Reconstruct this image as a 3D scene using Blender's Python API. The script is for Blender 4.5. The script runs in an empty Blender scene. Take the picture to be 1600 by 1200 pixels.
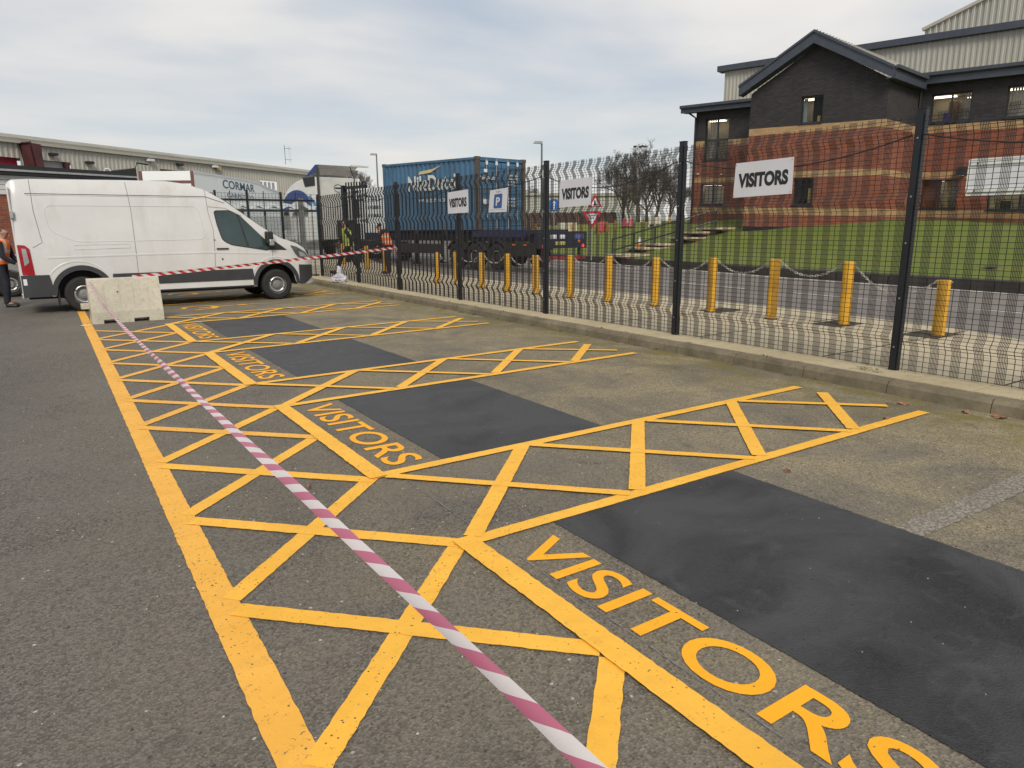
import bpy, bmesh, math, random
from mathutils import Vector, Matrix, noise
random.seed(7)
rad = math.radians
scene = bpy.context.scene
col = scene.collection
# ---------------- camera ----------------
CF = 1083.37
CR = Vector((0.834177, -0.551451, -0.0071412)); CU = Vector((0.1264057, 0.1785772, 0.9757724)); CW = Vector((0.536815, 0.8148696, -0.2186715))
EYE = Vector((0, 0, 1.6))
cd = bpy.data.cameras.new('camera'); cam = bpy.data.objects.new('camera', cd); col.objects.link(cam)
cd.sensor_width = 36; cd.lens = CF / 1600 * 36; cd.clip_start = .05; cd.clip_end = 3000
M = Matrix((CR, CU, -CW)).transposed().to_4x4(); M.translation = EYE; cam.matrix_world = M
scene.camera = cam
# ---------------- world ----------------
SUN_EL, SUN_AZ = rad(38), rad(205)     # azimuth measured clockwise from +Y
w = bpy.data.worlds.new('World'); scene.world = w; w.use_nodes = True
nt = w.node_tree; nt.nodes.clear()
def N(t, **k):
    n = nt.nodes.new(t)
    for a, b in k.items(): setattr(n, a, b)
    return n
out = N('ShaderNodeOutputWorld'); bg = N('ShaderNodeBackground')
sky = N('ShaderNodeTexSky', sky_type='NISHITA', sun_disc=False, sun_elevation=SUN_EL, sun_rotation=SUN_AZ)
tc = N('ShaderNodeTexCoord'); sep = N('ShaderNodeSeparateXYZ')
nt.links.new(tc.outputs['Generated'], sep.inputs[0])
# clouds lie on a flat deck: project the direction onto a plane overhead
zc = N('ShaderNodeMath', operation='MAXIMUM'); zc.inputs[1].default_value = 0.0; nt.links.new(sep.outputs['Z'], zc.inputs[0])
za = N('ShaderNodeMath', operation='ADD'); za.inputs[1].default_value = 0.13; nt.links.new(zc.outputs[0], za.inputs[0])
dv = N('ShaderNodeVectorMath', operation='DIVIDE'); cmb = N('ShaderNodeCombineXYZ')
for i in range(3): nt.links.new(za.outputs[0], cmb.inputs[i])
nt.links.new(tc.outputs['Generated'], dv.inputs[0]); nt.links.new(cmb.outputs[0], dv.inputs[1])
mp = N('ShaderNodeMapping'); mp.inputs['Rotation'].default_value = (0, 0, rad(25)); mp.inputs['Scale'].default_value = (.8, 1.0, 0.0); mp.inputs['Location'].default_value = (3.1, 7.4, 0)
nt.links.new(dv.outputs[0], mp.inputs[0])
n1 = N('ShaderNodeTexNoise'); n1.inputs['Scale'].default_value = .85; n1.inputs['Detail'].default_value = 7; n1.inputs['Roughness'].default_value = .48; n1.inputs['Distortion'].default_value = .25
nt.links.new(mp.outputs[0], n1.inputs['Vector'])
n2 = N('ShaderNodeTexNoise'); n2.inputs['Scale'].default_value = .45; n2.inputs['Detail'].default_value = 4
nt.links.new(mp.outputs[0], n2.inputs['Vector'])
r1 = N('ShaderNodeValToRGB'); r1.color_ramp.elements[0].position = .36; r1.color_ramp.elements[1].position = .62
nt.links.new(n1.outputs['Fac'], r1.inputs[0])
# cloud colour: grey bellies to pale cream tops
cc = N('ShaderNodeMixRGB'); cc.inputs[1].default_value = (.40, .485, .59, 1); cc.inputs[2].default_value = (.93, .89, .84, 1)
r2 = N('ShaderNodeValToRGB'); r2.color_ramp.elements[0].position = .36; r2.color_ramp.elements[1].position = .64
nt.links.new(n2.outputs['Fac'], r2.inputs[0]); 
mm = N('ShaderNodeMixRGB'); mm.inputs[0].default_value = .5; nt.links.new(r1.outputs[0], mm.inputs[1]); nt.links.new(r2.outputs[0], mm.inputs[2])
nt.links.new(mm.outputs[0], cc.inputs[0])
# horizon band slightly warmer and paler
hz = N('ShaderNodeMapRange'); hz.inputs['From Min'].default_value = 0.0; hz.inputs['From Max'].default_value = .28; hz.inputs['To Min'].default_value = 1; hz.inputs['To Max'].default_value = 0
nt.links.new(sep.outputs['Z'], hz.inputs['Value'])
hm = N('ShaderNodeMixRGB'); hm.inputs[2].default_value = (.84, .80, .745, 1)
hs = N('ShaderNodeMath', operation='MULTIPLY'); hs.inputs[1].default_value = .7; nt.links.new(hz.outputs[0], hs.inputs[0])
nt.links.new(hs.outputs[0], hm.inputs[0]); nt.links.new(cc.outputs[0], hm.inputs[1])
# clear Nishita sky shows faintly through the thin places
sk = N('ShaderNodeVectorMath', operation='SCALE'); sk.inputs['Scale'].default_value = .11; nt.links.new(sky.outputs[0], sk.inputs[0])
thin = N('ShaderNodeMapRange'); thin.inputs['From Min'].default_value = .1; thin.inputs['From Max'].default_value = .75; thin.inputs['To Min'].default_value = .62; thin.inputs['To Max'].default_value = .97
nt.links.new(mm.outputs[0], thin.inputs['Value'])
fm = N('ShaderNodeMixRGB'); nt.links.new(thin.outputs[0], fm.inputs[0]); nt.links.new(sk.outputs[0], fm.inputs[1]); nt.links.new(hm.outputs[0], fm.inputs[2])
nt.links.new(fm.outputs[0], bg.inputs[0]); bg.inputs[1].default_value = 1.0
nt.links.new(bg.outputs[0], out.inputs[0])
# ---------------- sun (overcast) ----------------
sd = bpy.data.lights.new('sun', 'SUN'); sd.energy = 2.3; sd.angle = rad(20); sd.color = (1, .92, .80)
so = bpy.data.objects.new('sun', sd); col.objects.link(so)
dirv = Vector((math.sin(SUN_AZ) * math.cos(SUN_EL), math.cos(SUN_AZ) * math.cos(SUN_EL), math.sin(SUN_EL)))
so.rotation_euler = dirv.to_track_quat('Z', 'Y').to_euler()
scene.view_settings.view_transform = 'Standard'; scene.view_settings.look = 'None'; scene.view_settings.exposure = 0.0; scene.view_settings.gamma = 1
scene.render.engine = 'CYCLES'; scene.render.resolution_x = 1024; scene.render.resolution_y = 768
scene.cycles.max_bounces = 6; scene.cycles.transparent_max_bounces = 24

# ---------------- measuring helpers ----------------
def ray(px, py): return CW + CR * ((px - 800) / CF) - CU * ((py - 600) / CF)
def G(px, py, z=0):
    d = ray(px, py); return EYE + d * ((z - 1.6) / d.z)
def D(px, py, dep): return EYE + ray(px, py) * dep

# ---------------- materials ----------------
MATS = {}
class NB:
    def __init__(s, name):
        s.m = bpy.data.materials.new(name); s.m.use_nodes = True; s.t = s.m.node_tree
        s.p = s.t.nodes['Principled BSDF']; s.out = s.t.nodes['Material Output']
    def n(s, t, **k):
        n = s.t.nodes.new(t)
        for a, b in k.items(): setattr(n, a, b)
        return n
    def l(s, a, b): s.t.links.new(a, b)
    def coord(s, scale=(1, 1, 1), kind='Object', loc=(0, 0, 0), rot=(0, 0, 0)):
        c = s.n('ShaderNodeTexCoord'); m = s.n('ShaderNodeMapping'); m.inputs['Scale'].default_value = scale; m.inputs['Location'].default_value = loc; m.inputs['Rotation'].default_value = rot
        s.l(c.outputs[kind], m.inputs[0]); return m.outputs[0]
    def noise(s, v, scale, detail=4, rough=.55, dist=0):
        n = s.n('ShaderNodeTexNoise'); n.inputs['Scale'].default_value = scale; n.inputs['Detail'].default_value = detail; n.inputs['Roughness'].default_value = rough; n.inputs['Distortion'].default_value = dist
        s.l(v, n.inputs['Vector']); return n.outputs['Fac']
    def ramp(s, v, a, b, ca=(0, 0, 0, 1), cb=(1, 1, 1, 1)):
        r = s.n('ShaderNodeValToRGB'); e = r.color_ramp.elements; e[0].position = a; e[1].position = b; e[0].color = ca; e[1].color = cb
        s.l(v, r.inputs[0]); return r.outputs[0]
    def mix(s, f, a, b, mode='MIX'):
        m = s.n('ShaderNodeMixRGB', blend_type=mode)
        for i, v in ((0, f), (1, a), (2, b)):
            if hasattr(v, 'is_output') or isinstance(v, bpy.types.NodeSocket): s.l(v, m.inputs[i])
            else: m.inputs[i].default_value = v if (i == 0) else (tuple(v) + (1,))[:4]
        return m.outputs[0]
    def math(s, op, a, b=0.0):
        m = s.n('ShaderNodeMath', operation=op)
        for i, v in ((0, a), (1, b)):
            if isinstance(v, bpy.types.NodeSocket): s.l(v, m.inputs[i])
            else: m.inputs[i].default_value = v
        return m.outputs[0]
    def bump(s, h, strength=.4, dist=.01, prev=None):
        b = s.n('ShaderNodeBump'); b.inputs['Strength'].default_value = strength; b.inputs['Distance'].default_value = dist
        s.l(h, b.inputs['Height'])
        if prev: s.l(prev, b.inputs['Normal'])
        s.l(b.outputs[0], s.p.inputs['Normal']); return b.outputs[0]
def simple(name, c, rough=.6, var=.12, scale=3.0, metal=0, bump=0, spec=None, dirt=None):
    """plain coloured surface with a little mottling"""
    if name in MATS: return MATS[name]
    b = NB(name); v = b.coord()
    f = b.noise(v, scale, 5)
    lo = tuple(x * (1 - var) for x in c); hi = tuple(min(1, x * (1 + var)) for x in c)
    colr = b.mix(b.ramp(f, .3, .7), lo, hi)
    if dirt:
        f2 = b.noise(b.coord(scale=(1, 1, .35)), scale * 1.7, 6, .65)
        colr = b.mix(b.ramp(f2, .5, .78), colr, dirt)
    b.l(colr, b.p.inputs['Base Color']); b.p.inputs['Roughness'].default_value = rough; b.p.inputs['Metallic'].default_value = metal
    if spec is not None: b.p.inputs['Specular IOR Level'].default_value = spec
    if bump: b.bump(b.noise(v, scale * 25, 3), bump, .003)
    MATS[name] = b.m; return b.m
def emit(name, c, st):
    if name in MATS: return MATS[name]
    b = NB(name); b.p.inputs['Base Color'].default_value = c + (1,); b.p.inputs['Emission Color'].default_value = c + (1,); b.p.inputs['Emission Strength'].default_value = st
    MATS[name] = b.m; return b.m

def asphalt_mat(name, kind):
    b = NB(name); v = b.coord()
    vo = b.n('ShaderNodeTexVoronoi'); vo.inputs['Scale'].default_value = 105; b.l(v, vo.inputs['Vector'])
    cell = b.n('ShaderNodeSeparateColor'); b.l(vo.outputs['Color'], cell.inputs[0])
    fine = b.noise(v, 260, 3, .6); mid = b.noise(v, 14, 6, .65); big = b.noise(v, .55, 5, .6, .6); huge = b.noise(b.coord(loc=(4, 9, 0)), .16, 3, .5)
    if kind == 'park':
        base = b.mix(b.ramp(cell.outputs[0], .05, .95), (.046, .041, .0355), (.194, .171, .149))
        base = b.mix(b.ramp(big, .40, .62), base, b.mix(.5, base, (.165, .152, .13))); base = b.mix(b.math('MULTIPLY', b.ramp(huge, .42, .6), .35), base, (.06, .055, .048))
        # brown silt and moss gathered near the kerb and in the bays
        sx = b.n('ShaderNodeSeparateXYZ'); b.l(v, sx.inputs[0])
        mr = b.n('ShaderNodeMapRange'); mr.inputs['From Min'].default_value = -.6; mr.inputs['From Max'].default_value = 5.2; b.l(sx.outputs['X'], mr.inputs['Value'])
        silt = b.math('MULTIPLY', b.math('POWER', mr.outputs[0], 1.0), b.ramp(b.noise(v, 1.1, 6, .65, .8), .26, .62))
        base = b.mix(b.math('MULTIPLY', silt, .92), base, b.mix(b.math('MULTIPLY', cell.outputs[1], .9), (.135, .110, .062), (.46, .385, .235)))
        mr2 = b.n('ShaderNodeMapRange'); mr2.inputs['From Min'].default_value = 5.3; mr2.inputs['From Max'].default_value = 6.62; b.l(sx.outputs['X'], mr2.inputs['Value'])
        moss = b.math('MULTIPLY', mr2.outputs[0], b.ramp(b.noise(b.coord(scale=(1, .45, 1)), 4.0, 6, .7), .42, .60))
        base = b.mix(b.math('MULTIPLY', moss, .92), base, b.mix(fine, (.095, .090, .012), (.22, .17, .04)))
        # old oil drips and lighter scuffs
        base = b.mix(b.math('MULTIPLY', b.ramp(b.noise(v, 1.9, 3, .5, 1.2), .66, .74), .35), base, (.03, .029, .027))
        base = b.mix(b.math('MULTIPLY', b.ramp(b.noise(b.coord(loc=(7, 1, 0), scale=(.3, 1.6, 1)), .8, 6, .7), .6, .8), .25), base, (.22, .21, .19))
        # sparse pale chippings
        v2 = b.n('ShaderNodeTexVoronoi'); v2.inputs['Scale'].default_value = 38; b.l(v, v2.inputs['Vector'])
        c2 = b.n('ShaderNodeSeparateColor'); b.l(v2.outputs['Color'], c2.inputs[0])
        sel = b.math('MULTIPLY', b.math('GREATER_THAN', c2.outputs[1], .988), b.math('LESS_THAN', v2.outputs['Distance'], .28))
        base = b.mix(sel, base, (.42, .39, .34))
        b.p.inputs['Roughness'].default_value = .86
        h = b.math('ADD', vo.outputs['Distance'], b.math('MULTIPLY', mid, .8)); b.bump(h, .75, .006)
    elif kind == 'patch':
        base = b.mix(b.ramp(cell.outputs[0], .1, .9), (.010, .0102, .0115), (.021, .0215, .0235))
        sw = b.noise(v, 1.0, 4, .55, 1.4)
        base = b.mix(b.ramp(sw, .36, .60), base, (.052, .052, .055))
        base = b.mix(b.ramp(b.noise(v, 3.3, 5, .6, 1.5), .56, .80), base, (.060, .060, .063))
        base = b.mix(b.math('MULTIPLY', b.ramp(b.noise(v, 30, 3, .6), .66, .70), .7), base, (.01, .01, .01))
        b.l(b.ramp(sw, .42, .6, (.42,) * 3 + (1,), (.62,) * 3 + (1,)), b.p.inputs['Roughness'])
        h = b.math('ADD', vo.outputs['Distance'], mid); b.bump(h, .7, .006)
    elif kind == 'road':
        base = b.mix(b.ramp(cell.outputs[0], .05, .95), (.110, .098, .090), (.215, .192, .175))
        base = b.mix(b.ramp(big, .45, .6), base, b.mix(.5, base, (.23, .205, .185)))
        b.p.inputs['Roughness'].default_value = .85; b.bump(mid, .4, .006)
    b.l(base, b.p.inputs['Base Color']); MATS[name] = b.m; return b.m
M_park = asphalt_mat('car_park_asphalt', 'park'); M_patch = asphalt_mat('fresh_tarmac', 'patch'); M_road = asphalt_mat('road_asphalt', 'road')
def paint_mat(name, ca, cb, wear=.63, worn=(.07, .06, .05), pins=.93):
    b = NB(name); v = b.coord()
    vo = b.n('ShaderNodeTexVoronoi'); vo.inputs['Scale'].default_value = 75; b.l(v, vo.inputs['Vector'])
    big = b.noise(v, 2.3, 5, .6); fine = b.noise(v, 120, 4, .7)
    c = b.mix(b.ramp(big, .3, .7), ca, cb)
    c = b.mix(b.math('MULTIPLY', b.ramp(b.noise(v, 9, 6, .7), .5, .75), .3), c, tuple(x * .62 for x in ca))
    # pinholes: only some cells, only where a coarse mask allows
    cell = b.n('ShaderNodeSeparateColor'); b.l(vo.outputs['Color'], cell.inputs[0])
    pin = b.math('MULTIPLY', b.math('LESS_THAN', vo.outputs['Distance'], .30), b.math('GREATER_THAN', cell.outputs[0], pins))
    pin = b.math('MULTIPLY', pin, b.ramp(b.noise(v, 1.7, 3), .42, .55))
    rub = b.ramp(b.noise(v, 55, 5, .75), wear, wear + .035)
    k = b.math('MAXIMUM', pin, rub)
    c = b.mix(k, c, worn)
    # hairline cracks
    vc = b.n('ShaderNodeTexVoronoi', feature='DISTANCE_TO_EDGE'); vc.inputs['Scale'].default_value = 7; 
    b.l(b.mix(.12, v, b.n('ShaderNodeTexNoise').outputs['Color']), vc.inputs['Vector'])
    ck = b.math('MULTIPLY', b.math('LESS_THAN', vc.outputs['Distance'], .006), b.ramp(b.noise(v, .9, 3), .55, .62))
    c = b.mix(b.math('MULTIPLY', ck, .5), c, (.16, .09, .02))
    b.l(c, b.p.inputs['Base Color']); b.p.inputs['Roughness'].default_value = .62
    b.bump(b.math('ADD', b.math('MULTIPLY', fine, .5), b.noise(v, 16, 4)), .5, .004)
    MATS[name] = b.m; return b.m
M_yel = paint_mat('yellow_line_paint', (.85, .435, .034), (.94, .51, .055))
M_yel_worn = paint_mat('yellow_worn_paint', (.80, .40, .042), (.90, .47, .07), wear=.61)
M_yel_txt = paint_mat('yellow_letter_paint', (.90, .40, .004), (.95, .44, .006), wear=.72, pins=.985)
M_oldwhite = paint_mat('old_white_paint', (.25, .225, .19), (.34, .31, .265), wear=.47, worn=(.15, .13, .10))
M_roadwhite = paint_mat('road_white_paint', (.60, .58, .55), (.7, .68, .65), wear=.62)

def brick_mat(name, c1, c2, mortar, bw=.225, bh=.075, uaxis='xy'):
    b = NB(name); c = b.n('ShaderNodeTexCoord'); s = b.n('ShaderNodeSeparateXYZ'); b.l(c.outputs['Object'], s.inputs[0])
    u = b.math('ADD', s.outputs['X'], s.outputs['Y']); cb = b.n('ShaderNodeCombineXYZ'); b.l(u, cb.inputs[0]); b.l(s.outputs['Z'], cb.inputs[1])
    br = b.n('ShaderNodeTexBrick'); br.inputs['Scale'].default_value = 1; br.inputs['Brick Width'].default_value = bw; br.inputs['Row Height'].default_value = bh
    br.inputs['Mortar Size'].default_value = .006; br.inputs['Color1'].default_value = c1 + (1,); br.inputs['Color2'].default_value = c2 + (1,); br.inputs['Mortar'].default_value = mortar + (1,)
    b.l(cb.outputs[0], br.inputs['Vector'])
    st = b.ramp(b.noise(b.coord(), .9, 5, .6), .3, .75, (.82,) * 3 + (1,), (1.12,) * 3 + (1,))
    b.l(b.mix(1, br.outputs['Color'], st, 'MULTIPLY'), b.p.inputs['Base Color']); b.p.inputs['Roughness'].default_value = .85
    b.bump(br.outputs['Fac'], .5, -.004); MATS[name] = b.m; return b.m
M_red = brick_mat('red_brick', (.31, .095, .048), (.215, .060, .034), (.22, .15, .115))
M_buff = brick_mat('buff_brick', (.52, .34, .16), (.43, .27, .13), (.30, .22, .15))
M_blk = brick_mat('dark_brick', (.050, .046, .048), (.034, .031, .034), (.022, .020, .021))
def clad_mat(name, c, period=.28, horiz=False):
    b = NB(name); cc = b.n('ShaderNodeTexCoord'); s = b.n('ShaderNodeSeparateXYZ'); b.l(cc.outputs['Object'], s.inputs[0])
    f = b.noise(b.coord(scale=(1, 1, .2)), 1.1, 5, .6)
    b.l(b.mix(b.ramp(f, .3, .75), tuple(x * .88 for x in c), tuple(min(1, x * 1.05) for x in c)), b.p.inputs['Base Color'])
    b.p.inputs['Roughness'].default_value = .5; MATS[name] = b.m; return b.m
M_clad = clad_mat('grey_cladding', (.44, .425, .375))
M_clad2 = clad_mat('beige_grey_cladding', (.40, .385, .335))
M_trim = simple('dark_blue_grey_trim', (.055, .064, .085), .45, .15)
M_roofsheet = simple('roof_sheet', (.33, .31, .25), .6, .15, 1.2)
M_black = simple('black_coated_steel', (.010, .012, .016), .38, .2, 8)
M_blackplastic = simple('black_plastic', (.018, .019, .021), .55, .2, 5)
M_frame = simple('anthracite_frame', (.025, .03, .035), .4)
M_grass = None
def grass_mat():
    b = NB('mown_grass'); v = b.coord()
    f = b.noise(v, 1.0, 6, .7); g = b.noise(v, 42, 4, .75); k = b.noise(v, 9, 5, .7)
    c = b.mix(b.ramp(g, .3, .72), (.050, .095, .010), (.27, .34, .045))
    c = b.mix(b.math('MULTIPLY', b.ramp(f, .42, .62), .6), c, (.22, .22, .05))
    c = b.mix(b.math('MULTIPLY', b.ramp(k, .55, .75), .55), c, (.045, .075, .012))
    b.l(c, b.p.inputs['Base Color']); b.p.inputs['Roughness'].default_value = .9; b.bump(b.math('ADD', g, k), 1, .05)
    MATS['mown_grass'] = b.m; return b.m
M_grass = grass_mat()
def conc_mat(name, ca, cb, scale=6, spots=True):
    b = NB(name); v = b.coord()
    c = b.mix(b.ramp(b.noise(v, scale * .35, 6, .65), .3, .7), ca, cb)
    c = b.mix(b.math('MULTIPLY', b.ramp(b.noise(v, scale * 3, 6, .7), .5, .72), .5), c, tuple(x * .55 for x in ca))
    c = b.mix(b.ramp(b.noise(v, 150, 3, .6), .35, .75), c, b.mix(.35, c, (.05, .045, .04)))
    b.l(c, b.p.inputs['Base Color']); b.p.inputs['Roughness'].default_value = .85
    b.bump(b.noise(v, 90, 5, .7), .4, .004); MATS[name] = b.m; return b.m
M_kerb = conc_mat('weathered_kerb_concrete', (.13, .105, .065), (.27, .23, .15), 7)
M_slab = conc_mat('paving_concrete', (.46, .38, .23), (.60, .51, .33), 3)
M_pave = conc_mat('footway_concrete', (.48, .41, .28), (.60, .52, .37), 2)
M_conc = conc_mat('pale_concrete', (.50, .47, .38), (.66, .62, .51), 5)
def glass_mat(name, tint=(.02, .025, .028), alpha=.35):
    b = NB(name); b.p.inputs['Base Color'].default_value = tint + (1,); b.p.inputs['Roughness'].default_value = .04; b.p.inputs['Specular IOR Level'].default_value = .7
    b.p.inputs['Alpha'].default_value = alpha; MATS[name] = b.m; return b.m
M_glass = glass_mat('window_glass', (.02, .025, .028), .22); M_vglass = glass_mat('vehicle_glass', (.02, .035, .032), .62); M_clear = glass_mat('clear_sheet', (.35, .38, .38), .22)

# ---------------- mesh helpers ----------------
class MB:
    def __init__(s): s.v = []; s.f = []; s.m = []; s.uv = None
    def quad(s, a, b, c, d, mi=0): s.poly((a, b, c, d), mi)
    def poly(s, pts, mi=0):
        i = len(s.v); s.v += [tuple(p) for p in pts]; s.f.append(tuple(range(i, i + len(pts)))); s.m.append(mi)
    def mesh(s, vs, fs, mi=0):
        i = len(s.v); s.v += [tuple(p) for p in vs]; s.f += [tuple(i + j for j in f) for f in fs]; s.m += [mi] * len(fs)
    def box(s, x0, x1, y0, y1, z0, z1, mi=0):
        s.mesh([(x0, y0, z0), (x1, y0, z0), (x1, y1, z0), (x0, y1, z0), (x0, y0, z1), (x1, y0, z1), (x1, y1, z1), (x0, y1, z1)],
               [(0, 3, 2, 1), (4, 5, 6, 7), (0, 1, 5, 4), (1, 2, 6, 5), (2, 3, 7, 6), (3, 0, 4, 7)], mi)
    def prism(s, pts, y0, y1, mi=0, axis='y'):
        """extrude a 2-D outline (x,z) along y (axis y), or (y,z) along x, or (x,y) along z"""
        n = len(pts)
        f = {'y': lambda p, t: (p[0], t, p[1]), 'x': lambda p, t: (t, p[0], p[1]), 'z': lambda p, t: (p[0], p[1], t)}[axis]
        vs = [f(p, y0) for p in pts] + [f(p, y1) for p in pts]
        s.mesh(vs, [tuple(range(n)), tuple(range(2 * n - 1, n - 1, -1))] + [(i, n + i, n + (i + 1) % n, (i + 1) % n) for i in range(n)], mi)
    def tube(s, pts, r, n=8, mi=0, cap=True):
        pts = [Vector(p) for p in pts]; rs = r if isinstance(r, (list, tuple)) else [r] * len(pts)
        vs = []; L = len(pts)
        for i, p in enumerate(pts):
            t = (pts[min(i + 1, L - 1)] - pts[max(i - 1, 0)]).normalized()
            a = Vector((0, 0, 1)) if abs(t.z) < .9 else Vector((1, 0, 0))
            u = t.cross(a).normalized(); q = t.cross(u)
            for k in range(n):
                an = 2 * math.pi * k / n; vs.append(p + (u * math.cos(an) + q * math.sin(an)) * rs[i])
        fs = [(i * n + k, i * n + (k + 1) % n, (i + 1) * n + (k + 1) % n, (i + 1) * n + k) for i in range(L - 1) for k in range(n)]
        if cap: fs += [tuple(range(n - 1, -1, -1)), tuple(range((L - 1) * n, L * n))]
        s.mesh(vs, fs, mi)
    def lathe(s, prof, n=24, axis='z', c=(0, 0, 0), mi=0, cap=True):
        vs = []; 
        for (r, h) in prof:
            for k in range(n):
                a = 2 * math.pi * k / n; x, y = r * math.cos(a), r * math.sin(a)
                p = {'z': (x, y, h), 'y': (x, h, y), 'x': (h, x, y)}[axis]; vs.append((p[0] + c[0], p[1] + c[1], p[2] + c[2]))
        L = len(prof)
        s.mesh(vs, [(i * n + k, i * n + (k + 1) % n, (i + 1) * n + (k + 1) % n, (i + 1) * n + k) for i in range(L - 1) for k in range(n)] + ([tuple(range(n - 1, -1, -1)), tuple(range((L - 1) * n, L * n))] if cap else []), mi)
    def bar(s, a, b, wx, wz, mi=0, up=(0, 0, 1)):
        a, b = Vector(a), Vector(b); t = (b - a).normalized(); u = t.cross(Vector(up)).normalized(); q = u.cross(t)
        vs = [p + u * (wx / 2 * i) + q * (wz / 2 * j) for p in (a, b) for i, j in ((-1, -1), (1, -1), (1, 1), (-1, 1))]
        s.mesh(vs, [(0, 3, 2, 1), (4, 5, 6, 7), (0, 1, 5, 4), (1, 2, 6, 5), (2, 3, 7, 6), (3, 0, 4, 7)], mi)
    def xf(s, fn): s.v = [tuple(fn(Vector(p))) for p in s.v]; return s
    def build(s, name, mats, parent=None, loc=(0, 0, 0), rz=0, smooth=False, bevel=0, auto=None):
        me = bpy.data.meshes.new(name); me.from_pydata(s.v, [], s.f); 
        if not isinstance(mats, (list, tuple)): mats = [mats]
        for m in mats: me.materials.append(m)
        me.polygons.foreach_set('material_index', s.m)
        bm = bmesh.new(); bm.from_mesh(me); bmesh.ops.recalc_face_normals(bm, faces=bm.faces); bm.to_mesh(me); bm.free()
        if smooth: me.polygons.foreach_set('use_smooth', [True] * len(me.polygons))
        me.update(); o = bpy.data.objects.new(name, me); col.objects.link(o)
        o.location = loc; o.rotation_euler = (0, 0, rz)
        if parent: o.parent = parent
        if bevel:
            bv = o.modifiers.new('bevel', 'BEVEL'); bv.width = bevel; bv.segments = 2; bv.limit_method = 'ANGLE'; bv.angle_limit = rad(40)
        return o
def tag(o, label=None, cat=None, group=None, kind=None):
    if label: o['label'] = label
    if cat: o['category'] = cat
    if group: o['group'] = group
    if kind: o['kind'] = kind
    return o
def empty(name, loc, rz, label, cat, group=None):
    o = bpy.data.objects.new(name, None); o.empty_display_size = .2; col.objects.link(o); o.location = loc; o.rotation_euler = (0, 0, rz)
    return tag(o, label, cat, group)
def copy_tree(o, parent=None):
    c = o.copy(); col.objects.link(c)
    if parent: c.parent = parent
    for ch in [x for x in bpy.data.objects if x.parent == o]: copy_tree(ch, c)
    return c
def text_mesh(s, size, bold=.02, sx=1.0, depth=.002, spacing=1.0):
    """built-in font lettering as flat mesh data: verts in the XY plane, centred"""
    cu = bpy.data.curves.new('t', 'FONT'); cu.body = s; cu.size = size; cu.offset = bold * size; cu.align_x = 'CENTER'; cu.align_y = 'CENTER'; cu.space_character = spacing; cu.resolution_u = 6
    if depth: cu.extrude = depth / 2
    o = bpy.data.objects.new('t', cu); col.objects.link(o); bpy.context.view_layer.update()
    me = bpy.data.meshes.new_from_object(o.evaluated_get(bpy.context.evaluated_depsgraph_get()))
    vs = [Vector((v.co.x * sx, v.co.y, v.co.z)) for v in me.vertices]; fs = [tuple(p.vertices) for p in me.polygons]
    bpy.data.objects.remove(o); bpy.data.curves.remove(cu); bpy.data.meshes.remove(me)
    xs = [v.x for v in vs]; ys = [v.y for v in vs]; cx, cy = (min(xs) + max(xs)) / 2, (min(ys) + max(ys)) / 2
    for v in vs: v.x -= cx; v.y -= cy
    return vs, fs, max(xs) - min(xs), max(ys) - min(ys)
def fit_text(mb, s, W, H, fn, mi=0, bold=.02, depth=.002):
    vs, fs, w0, h0 = text_mesh(s, 1.0, bold, 1.0, depth)
    mb.mesh([fn(Vector((v.x * W / w0, v.y * H / h0, v.z))) for v in vs], fs, mi)
# =====================================================================
# THE SETTING : ground, road, footway, grass, kerb, markings
# =====================================================================
mb = MB(); mb.quad((-400, -60, -.02), (400, -60, -.02), (400, 600, -.02), (-400, 600, -.02))
tag(mb.build('ground', simple('yard_ground', (.13, .12, .105), .9, .25, .4)), kind='structure')
mb = MB(); mb.quad((-60, -12, 0), (6.70, -12, 0), (6.70, 24.2, 0), (-60, 24.2, 0)); mb.quad((-60, 24.2, 0), (9.5, 24.2, 0), (9.5, 48, 0), (-60, 48, 0))
tag(mb.build('car_park', M_park), kind='structure')
near_edge = [(8.8, -8), (9.6, 1.5), (10.2, 3.0), (10.85, 4.1), (11.2, 5.0), (11.4, 6.5), (11.5, 8.5), (11.45, 10.5), (11.4, 12), (11.2, 14), (11.05, 17), (11.1, 20), (11.5, 24), (12.6, 30), (14.5, 36)]
far_edge = [(17.6, -8), (18.4, 0), (18.9, 5), (19.2, 7.2), (19.5, 10), (19.8, 13.8), (20.4, 17), (20.95, 20), (21.3, 23.8), (22.1, 28), (22.8, 34), (24, 41)]
mb = MB(); pts = near_edge + [(17, 60), (34, 60)] + far_edge[::-1]
mb.poly([(x, y, .004) for x, y in pts]); tag(mb.build('road', M_road), kind='structure')
# road edge lines and centre dashes
mb = MB()
def strip(mb, pts, wd, z, mi=0):
    for i in range(len(pts) - 1):
        a, b = Vector(pts[i]), Vector(pts[i + 1]); t = (b - a).normalized(); n = Vector((-t.y, t.x)) * wd / 2
        mb.quad((*(a - n), z), (*(b - n), z), (*(b + n), z), (*(a + n), z), mi)
cl = [(14.4, -2), (14.9, 5), (15.1, 8), (15.3, 12), (15.6, 16)]
for i in range(len(cl) - 1):
    a, b = Vector(cl[i]), Vector(cl[i + 1]); L = (b - a).length; k = int(L / 3)
    for j in range(max(1, k)):
        t0, t1 = j / max(1, k), (j + .62) / max(1, k); strip(mb, [tuple(a.lerp(b, t0)), tuple(a.lerp(b, t1))], .09, .008)
strip(mb, [(x - .28, y) for x, y in far_edge], .16, .008)
strip(mb, [(x + .15, y) for x, y in near_edge[6:]], .07, .008)
tag(mb.build('road_marking', M_roadwhite), kind='structure')
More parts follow.
